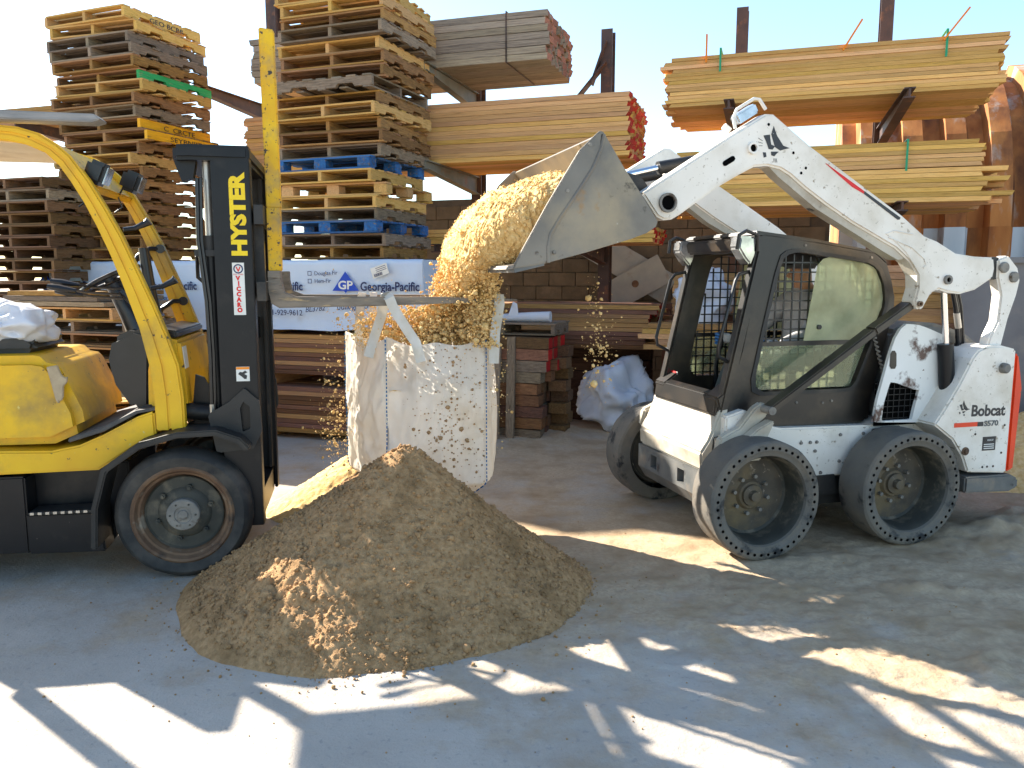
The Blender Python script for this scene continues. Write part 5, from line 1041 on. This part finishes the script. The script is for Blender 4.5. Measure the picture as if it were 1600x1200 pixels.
for s in (-1, 1):
    b = MB(); b.lathe([(0, .0), (.006, .002), (.008, .008), (.004, .013)], 8, 'X', (-.122, s*.03, 1.775)); b.build('eye', M['hair'], ps, True)
b = MB(); b.tube([(-.125, 0, 1.78), (-.108, 0, 1.75), (-.122, 0, 1.738)], [.008, .014, .010], 8); b.build('nose', M['skin'], ps, True)

# ================================================================== SAND PILE
def pile_h(x, y):
    dx, dy = x+.60, y-4.38; a = np.arctan2(dy, dx); r = np.hypot(dx, dy)
    Rr = 1.04+.06*np.cos(2*a+.2)+.13*np.maximum(0, np.cos(a-np.pi))-.11*np.maximum(0, np.cos(a))+.04*np.sin(3*a+1)+.05*fbm(np.stack([np.cos(a)*3, np.sin(a)*3, a*0], 1), 3, 66)
    t = r/Rr; h = .825*(1.045-np.sqrt(t*t+.006))
    h = h-.035*np.sin(np.clip(t, 0, 1)*np.pi)
    p = pts3(x, y)
    h = h+np.clip(1.05-t, 0, .25)*4*(.020*fbm(p*3.2, 4, 51)+.016*fbm(p*12, 3, 52)+.012*np.abs(fbm(p*30, 3, 53)))
    # clods tumbled towards the camera on the lower left
    m = np.exp(-((x+1.12)/.22)**2-((y-3.72)/.22)**2); h = h+m*.05*np.abs(fbm(p*9+2, 3, 57))*2
    return h, t
n = 430; gx_ = np.linspace(-2.05, .85, n); gy_ = np.linspace(3.1, 5.75, n); X, Y = np.meshgrid(gx_, gy_, indexing='ij'); x = X.ravel(); y = Y.ravel()
h, t = pile_h(x, y); p = pts3(x, y); gh = ground_height(x, y)
h = np.where(h < gh-.012, gh-.012, h)+np.where(h > .01, .007*fbm(p*70, 2, 55), 0)
tag(obj('sand_pile', grid_mesh('sand_pile', np.stack([x, y, h], 1), n, n, M['sand'])), 'large brown sand pile heaped on the ground in front of the bag', 'sand pile')
def lumps(name, pts, radii, mat, seed=1):
    rs = np.random.RandomState(seed); g_ = 1.618; base = np.array([(-1, g_, 0), (1, g_, 0), (-1, -g_, 0), (1, -g_, 0), (0, -1, g_), (0, 1, g_), (0, -1, -g_), (0, 1, -g_), (g_, 0, -1), (g_, 0, 1), (-g_, 0, -1), (-g_, 0, 1)])/1.9
    F8 = np.array([(0, 11, 5), (0, 5, 1), (0, 1, 7), (0, 7, 10), (0, 10, 11), (1, 5, 9), (5, 11, 4), (11, 10, 2), (10, 7, 6), (7, 1, 8), (3, 9, 4), (3, 4, 2), (3, 2, 6), (3, 6, 8), (3, 8, 9), (4, 9, 5), (2, 4, 11), (6, 2, 10), (8, 6, 7), (9, 8, 1)])
    N = len(pts); v = base[None]*np.asarray(radii)[:, None, None]*rs.uniform(.72, 1.2, (N, 12, 1))
    ang = rs.uniform(0, 6.28, (N, 3)); cz, sz_ = np.cos(ang[:, 0]), np.sin(ang[:, 0]); cx, sx = np.cos(ang[:, 1]), np.sin(ang[:, 1])
    vx = v[..., 0]*cz[:, None]-v[..., 1]*sz_[:, None]; vy = v[..., 0]*sz_[:, None]+v[..., 1]*cz[:, None]; vz = v[..., 2]
    vy2 = vy*cx[:, None]-vz*sx[:, None]; vz2 = vy*sx[:, None]+vz*cx[:, None]
    v = np.stack([vx, vy2, vz2], -1)+np.asarray(pts)[:, None]; f = (F8[None]+np.arange(N)[:, None, None]*12).reshape(-1, 3)
    me = bpy.data.meshes.new(name); me.from_pydata(v.reshape(-1, 3).tolist(), [], f.tolist()); me.materials.append(M[mat]); me.polygons.foreach_set('use_smooth', np.ones(len(f), bool)); me.update(); return obj(name, me)
rs = np.random.RandomState(3)
# loose crumbs on and round the pile
N = 15000; a = rs.uniform(0, 6.283, N); rr_ = np.sqrt(rs.uniform(.0, 1, N))*1.12; px_ = -.60+rr_*np.cos(a)*1.05; py_ = 4.38+rr_*np.sin(a)
hh, tt = pile_h(px_, py_); ok = tt < 1.05; px_, py_, hh = px_[ok], py_[ok], hh[ok]; N = len(px_); gg = ground_height(px_, py_); rad = rs.gamma(1.3, .0024, N)+.0014; zz = np.maximum(hh, gg)+rad*.35
N2 = 420; a = rs.uniform(3.0, 6.6, N2); r2 = 1.0+rs.exponential(.09, N2); Rb = np.array([np.interp(1.0, pile_h(-.60+np.linspace(.5, 1.6, 60)*np.cos(q), 4.38+np.linspace(.5, 1.6, 60)*np.sin(q))[1], np.linspace(.5, 1.6, 60)) for q in a]); qx = -.60+r2*Rb*np.cos(a); qy = 4.38+r2*Rb*np.sin(a); qr = rs.gamma(1.4, .0018, N2)+.001
tag(lumps('loose_sand', np.concatenate([np.stack([px_, py_, zz], 1), np.stack([qx, qy, np.maximum(ground_height(qx, qy), 0)+qr*.4], 1)]), np.concatenate([rad, qr]), 'sand'), 'loose sand crumbs strewn over and round the sand pile', 'sand', kind='stuff')
# sand spilled behind, left of the bag, and heap behind the loader
def heap(name, label, cx, cy, rx, ry, hh, seed, mat, n=170, ang=0, pw=1.0):
    u = np.linspace(-1.15, 1.15, n); X, Y = np.meshgrid(u, u, indexing='ij'); X = X.ravel(); Y = Y.ravel(); r = np.hypot(X, Y); c, s = math.cos(ang), math.sin(ang)
    x = cx+c*X*rx-s*Y*ry; y = cy+s*X*rx+c*Y*ry; p = pts3(x, y); z = hh*np.clip(1-r, -.1, 1)**1*1.0
    z = np.where(r < 1, hh*(1-r)**pw, -.03); z = z+np.clip(1.1-r, 0, .3)*3*(.03*fbm(p*4, 4, seed)+.02*np.abs(fbm(p*14, 3, seed+1))+.008*fbm(p*45, 2, seed+3)); z = np.where(r > 1.02, -.03, z)
    return tag(obj(name, grid_mesh(name, np.stack([x, y, z], 1), n, n, M[mat])), label, 'sand pile')
heap('sand_heap', 'sunlit sand heap spilled behind the mast left of the bag', -1.10, 5.95, .78, .62, .50, 61, 'sand_dry_sunlit')
heap('sand_heap', 'sunlit sand heap behind the loader at the right edge', 4.75, 6.75, 1.5, .9, .75, 71, 'sand_dry_sunlit')

# ================================================================== BULK BAG
FWm = Matrix.Translation(FO) @ Matrix.Rotation(R(11), 4, 'Z')
bag = thing('bulk_bag', 'white woven bulk bag hanging open by straps from the forks', 'bag', (-.66, 5.28, .0))
C0 = np.array([-.66, 5.28])
corners = np.array([(-.79, 4.98), (-.165, 5.03), (-.16, 5.60), (-1.16, 5.55)])   # front-left, front-right, back-right, back-left
def bag_mesh():
    nu, nv = 240, 130; P = []
    L = [np.linalg.norm(corners[(i+1) % 4]-corners[i]) for i in range(4)]; tot = sum(L)
    us = np.linspace(0, tot, nu, endpoint=False); per = []; nor = []; cornerdist = []
    for u in us:
        i = 0
        while u > L[i]: u -= L[i]; i += 1
        a, b_ = corners[i], corners[(i+1) % 4]; q = a+(b_-a)*u/L[i]; per.append(q); d = (b_-a)/L[i]; nor.append((d[1], -d[0])); cornerdist.append(min(u, L[i]-u))
    per = np.array(per); nor = np.array(nor); cd = np.array(cornerdist); seg = us
    for k in range(nu):
        for j in range(nv):
            f = j/(nv-1); P.append((per[k, 0], per[k, 1], f))
    P = np.array(P); k = np.repeat(np.arange(nu), nv); f = P[:, 2]; N_ = nor[k]; c = cd[k]
    rim = 1.335+.02*np.cos(c*9)*0+.035*np.exp(-(c/.10)**2)-.02*np.sin(np.clip(c/.3, 0, 1)*np.pi)
    z = .30+f*(rim-.30)
    bulge = .060*np.sin(np.clip(c/.31, 0, 1)*np.pi/2)*np.sin(f*np.pi)**.7
    q = np.stack([us[k]*2.6, z*1.1, np.zeros_like(z)], 1)
    fold = 1-np.abs(fbm(q*1.6+fbm(q*1.3, 2, 3)[:, None]*.5, 4, 81))*2.2
    left = np.exp(-((us[k]-.02)/.20)**2)+np.exp(-((us[k]-tot+.25)/.35)**2)
    amp = .020+.050*left
    off = bulge+amp*(fold-.6)+.006*fbm(q*9, 3, 84)
    inward = .05*np.exp(-((f-.93)/.06)**2)*np.clip(c/.15, 0, 1)*0
    x = P[:, 0]+N_[:, 0]*off*1.0; y = P[:, 1]+N_[:, 1]*off
    low = np.clip((.12-f)/.12, 0, 1); cx, cy = corners.mean(0); x = x+(cx-x)*low*.35; y = y+(cy-y)*low*.35
    return np.stack([x-C0[0], y-C0[1], z], 1), nu, nv
Vb, nu, nv = bag_mesh()
o = obj('bag_body', grid_mesh('bag_body', Vb, nu, nv, M['bag_white'], closed_u=True), bag)
# bottom
b = MB(); ring_ = [tuple(Vb[k*nv]) for k in range(0, nu, 4)]; cen = (0, 0, .29); b.add(ring_+[cen], [(i, (i+1) % len(ring_), len(ring_)) for i in range(len(ring_))]); b.build('bag_bottom', M['bag_white'], bag)
def seam(u_idx, mat, name):
    pts = [Vector(Vb[u_idx*nv+j])+Vector((Vb[u_idx*nv+j][0]*.012, Vb[u_idx*nv+j][1]*.03-.004, 0)) for j in range(2, nv, 3)]
    b = MB()
    for a_, c_ in zip(pts[:-1], pts[1:]): m_ = (c_-a_)*.62; b.bar(a_, a_+m_, .007, .009, (0, 1, 0))
    b.build(name, M[mat], bag)
Ls = [np.linalg.norm(corners[(i+1) % 4]-corners[i]) for i in range(4)]; tot = sum(Ls)
seam(0, 'stitch_blue', 'seam'); seam(int(Ls[0]/tot*nu), 'stitch_blue', 'seam'); seam(int((tot-Ls[3])/tot*nu), 'stitch_blue', 'seam')
def strap(path, w, name='strap', mat='strap', face=(.2, -1, 0)):
    path = [Vector(p)-Vector((C0[0], C0[1], 0)) for p in path]; n = len(path); fc = Vector(face).normalized(); vs = []
    for i, p in enumerate(path):
        t = (path[min(i+1, n-1)]-path[max(i-1, 0)]).normalized(); s_ = t.cross(fc); s_ = s_.normalized() if s_.length > .05 else Vector((1, 0, 0)); nn = s_.cross(t).normalized()
        for a_, d_ in ((-1, -.5), (1, -.5), (1, .5), (-1, .5)): vs.append(p+s_*a_*w/2+nn*d_*.005)
    fs = [(i*4+k, i*4+(k+1) % 4, i*4+4+(k+1) % 4, i*4+4+k) for i in range(n-1) for k in range(4)]+[(0, 1, 2, 3), tuple((n-1)*4+k for k in (3, 2, 1, 0))]
    b = MB(); b.add(vs, fs); return b.build(name, M[mat], bag, True)
def fk_pt(x_, yc, z_): v = FWm @ Vector((x_, -yc, z_)); return (v.x, v.y, v.z)
# near straps over the near fork, far straps over the far fork
strap([fk_pt(1.40, .42, 1.22), fk_pt(1.37, .415, 1.34), fk_pt(1.30, .405, 1.45), fk_pt(1.235, .395, 1.56), fk_pt(1.215, .39, 1.615), fk_pt(1.20, .36, 1.632), fk_pt(1.20, .26, 1.632), fk_pt(1.19, .235, 1.60), fk_pt(1.17, .22, 1.5), fk_pt(1.12, .22, 1.36), fk_pt(1.08, .25, 1.24)], .062)
strap([fk_pt(1.86, .40, 1.20), fk_pt(1.87, .395, 1.40), fk_pt(1.90, .39, 1.58), fk_pt(1.90, .36, 1.632), fk_pt(1.90, .26, 1.632), fk_pt(1.89, .235, 1.58), fk_pt(1.80, .25, 1.40), fk_pt(1.72, .30, 1.24)], .065)
strap([fk_pt(1.02, -.24, 1.22), fk_pt(1.03, -.235, 1.45), fk_pt(1.05, -.235, 1.60), fk_pt(1.06, -.26, 1.632), fk_pt(1.06, -.36, 1.632), fk_pt(1.05, -.39, 1.58), fk_pt(1.03, -.35, 1.40), fk_pt(1.02, -.28, 1.22)], .055)
strap([fk_pt(1.10, -.10, 1.24), fk_pt(1.115, -.14, 1.45), fk_pt(1.13, -.22, 1.60), fk_pt(1.135, -.26, 1.634), fk_pt(1.135, -.36, 1.634), fk_pt(1.13, -.395, 1.58), fk_pt(1.12, -.38, 1.30)], .05)
strap([fk_pt(1.86, -.24, 1.20), fk_pt(1.84, -.235, 1.58), fk_pt(1.84, -.26, 1.632), fk_pt(1.84, -.36, 1.632), fk_pt(1.84, -.39, 1.58), fk_pt(1.86, -.36, 1.22)], .055)
# ================================================================== FALLING SAND
SNv = np.array([math.sin(R(15.5)), -math.cos(R(15.5)), 0])       # across the bucket, towards the camera
SHv = np.array([-math.cos(R(15.5)), -math.sin(R(15.5)), 0])
def SWp(x_, y_, z_): return np.array(SO)+SHv*x_+SNv*y_+np.array([0, 0, z_])
# sections: centre (loader x, y, z), half thickness normal to the flow, half width across
secs = [((1.42, 0, 2.08), (.35, .94), .07, .83), ((1.55, 0, 2.16), (.35, .94), .19, .835), ((1.72, 0, 2.14), (.40, .92), .24, .835), ((1.90, -.03, 2.08), (.46, .89), .23, .82), ((2.04, -.08, 2.01), (.55, .84), .195, .76),
        ((2.13, -.14, 1.91), (.78, .62), .165, .66), ((2.18, -.20, 1.80), (.95, .3), .125, .50), ((2.20, -.24, 1.71), (1, .1), .085, .36), ((2.23, -.26, 1.63), (1, 0), .045, .24), ((2.25, -.27, 1.58), (1, 0), .012, .10)]
def sand_stream():
    ns = 380; nt_ = 420; ts = np.linspace(0, len(secs)-1, ns); V = np.zeros((ns, nt_, 3)); th = np.linspace(0, 2*np.pi, nt_, endpoint=False)
    cen = np.array([SWp(*s[0]) for s in secs]); nrm = np.array([SHv*s[1][0]+np.array([0, 0, s[1][1]]) for s in secs]); hf = np.array([s[2] for s in secs]); wd = np.array([s[3] for s in secs])
    def ip(a, t):
        i = np.clip(t.astype(int), 0, len(secs)-2); f = t-i; f = f*f*(3-2*f)*.5+f*.5
        return a[i]*(1-f)[:, None]+a[i+1]*f[:, None] if a.ndim > 1 else a[i]*(1-f)+a[i+1]*f
    c = ip(cen, ts); n_ = ip(nrm, ts); n_ /= np.linalg.norm(n_, axis=1)[:, None]; h = ip(hf, ts); w = ip(wd, ts)
    ct, st = np.cos(th), np.sin(th); pw = .62
    cs = np.sign(ct)*np.abs(ct)**pw; sn = np.sign(st)*np.abs(st)**pw
    V = c[:, None]+n_[:, None]*(h[:, None]*sn[None])[..., None]+SNv[None, None]*(w[:, None]*cs[None])[..., None]
    P = V.reshape(-1, 3); rad = (V-c[:, None]).reshape(-1, 3); rad /= np.linalg.norm(rad, axis=1)[:, None]+1e-9
    T = np.repeat(ts, nt_); free = np.clip((T-2.2)/1.2, 0, 1)
    q = P*np.array([1, 1, .6])
    d = .050*fbm(q*4.5, 3, 91)*free+.022*fbm(q*13, 3, 92)*np.clip((T-1.6), .2, 1)+.020*(np.abs(fbm(q*32, 3, 93))*2-.5)*np.clip(T-1.5, .15, 1)+.009*fbm(q*85, 2, 95)
    P = P+rad*d[:, None]
    return grid_mesh('pouring_sand', P.reshape(ns, nt_, 3).transpose(0, 1, 2).reshape(-1, 3), ns, nt_, M['sand_dry_sunlit']), ns, nt_, P, rad
def closed_v(me_V, ns, nt_):   # close the loop round the section
    V = me_V.reshape(ns, nt_, 3); return np.concatenate([V, V[:, :1]], 1).reshape(-1, 3)
me0, ns, nt_, P, rad = sand_stream(); bpy.data.meshes.remove(me0)
tag(obj('pouring_sand', grid_mesh('pouring_sand', closed_v(P, ns, nt_), ns, nt_+1, M['sand_dry_sunlit'])), 'bright sand pouring from the tipped bucket into the bulk bag', 'sand')
# clods riding on the stream
idx = rs.choice(np.arange(ns//5*nt_, int(ns*.80)*nt_), 5000); cl = P[idx]+rad[idx]*rs.uniform(-.004, .02, (len(idx), 1)); cr = rs.gamma(1.2, .0022, len(idx))+.0014
# the lump hanging over the fork tip
ql = np.array([fk_pt(1.80+rs.normal(0, .042), .34+rs.normal(0, .045), 1.60+rs.uniform(-.30, .20)) for _ in range(7000)]); qrr = rs.gamma(1.1, .0032, 7000)+.0022
# loose grains in the air: left of the bag, below the bucket, in front of the bag
def cloud(n, px, spread): return np.array(px)+rs.normal(0, 1, (n, 3))*np.array(spread)
Ls_ = [cloud(260, (-1.22, 5.35, 1.0), (.035, .12, .24)), cloud(420, (-1.22, 5.5, .66), (.07, .14, .15)), cloud(200, (-.12, 5.1, 1.1), (.06, .12, .25)), cloud(240, (.55, 5.0, 1.26), (.06, .16, .13)), cloud(90, (.53, 5.0, 1.55), (.03, .1, .16)), cloud(500, (-.98, 5.25, 1.42), (.08, .12, .08)), cloud(800, (-.62, 5.2, 1.44), (.17, .10, .08))]
# the loose curtain between bucket lip and bag mouth
nc = 15000; f_ = rs.beta(1.1, 1.0, nc); zc = 1.86-.56*f_; half = .13+.10*f_**1.5; wc = .50-.28*np.clip(f_*1.6, 0, 1)
xc = 2.17+.20*f_**1.3+half*np.clip(rs.normal(0, .55, nc), -1.5, 1.35); yc_ = -.20-.07*f_+wc*np.clip(rs.normal(0, .55, nc), -1.2, 1.2)
cur = np.array(SO)[None]+SHv[None]*xc[:, None]+SNv[None]*yc_[:, None]; cur[:, 2] = zc+.03*fbm(cur*9, 2, 101); keep = fbm(cur*np.array([9, 9, 4]), 3, 103) > -.16; cur = cur[keep]
spr = np.stack([rs.uniform(-1.0, -.2, 6500), rs.uniform(5.12, 5.42, 6500), 1.27+rs.beta(1.2, 1.7, 6500)*.30], 1); spr = spr[rs.rand(len(spr)) < np.clip((spr[:, 0]+1.05)/.5, .1, 1)]
Ls_ += [cur, spr]
gr = np.concatenate(Ls_); grr = rs.gamma(.9, .0026, len(gr))+.0012; grr[-len(cur)-len(spr):] = rs.gamma(1.1, .0036, len(cur)+len(spr))+.0022
tag(lumps('flying_sand', np.concatenate([cl, ql, gr]), np.concatenate([cr, qrr, grr]), 'sand_dry_sunlit', 5), 'loose sand clods and grains falling round the bag and bucket', 'sand', kind='stuff')
# wet clods stuck to the front of the bag, part of the bag's dirt
fr = [k for k in range(int(Ls[0]/tot*nu)) if k > 8]; ids = []
for _ in range(650):
    k = rs.choice(fr); j = int(np.clip(rs.beta(1.6, 1.3)*nv, 3, nv-3)); w_ = .25+.75*math.exp(-((k/nu*tot-.45-.12*math.sin(j*.08))/.13)**2)
    if rs.rand() < w_: ids.append(k*nv+j)
sp = Vb[ids]+np.array([0, -.004, 0]); o = lumps('stuck_sand', sp, rs.gamma(1.3, .0028, len(ids))+.0014, 'sand', 8); o.parent = bag; tag(o, kind='stuff')

# grit and chips trodden over the yard
N3 = 1500; ux = rs.uniform(-2.8, 4.2, N3); uy = 1.9+rs.beta(1.2, 1.6, N3)*6.5; ur = np.minimum(rs.gamma(.8, .0016, N3)+.001, .006)
tag(lumps('yard_grit', np.stack([ux, uy, ground_height(ux, uy)+ur*.35], 1), ur, 'sand', 15), 'scattered grit on the yard floor', 'grit', kind='stuff')

# sand already in the bag
n = 120; u = np.linspace(-1, 1, n); X, Y = np.meshgrid(u, u, indexing='ij'); X = X.ravel(); Y = Y.ravel(); cr4 = corners+(corners.mean(0)-corners)*.10
Pq = ((1-X)*(1-Y))[:, None]*cr4[0]/4+((1+X)*(1-Y))[:, None]*cr4[1]/4+((1+X)*(1+Y))[:, None]*cr4[2]/4+((1-X)*(1+Y))[:, None]*cr4[3]/4
zq = 1.02+.24*np.clip(1-np.hypot(X-.1, Y), 0, 1)+.02*fbm(pts3(Pq[:, 0], Pq[:, 1])*9, 4, 111)+.012*fbm(pts3(Pq[:, 0], Pq[:, 1])*30, 2, 112)
tag(obj('bagged_sand', grid_mesh('bagged_sand', np.stack([Pq[:, 0], Pq[:, 1], zq], 1), n, n, M['sand_dry_sunlit'])), 'heap of sand filling the inside of the bulk bag', 'sand')
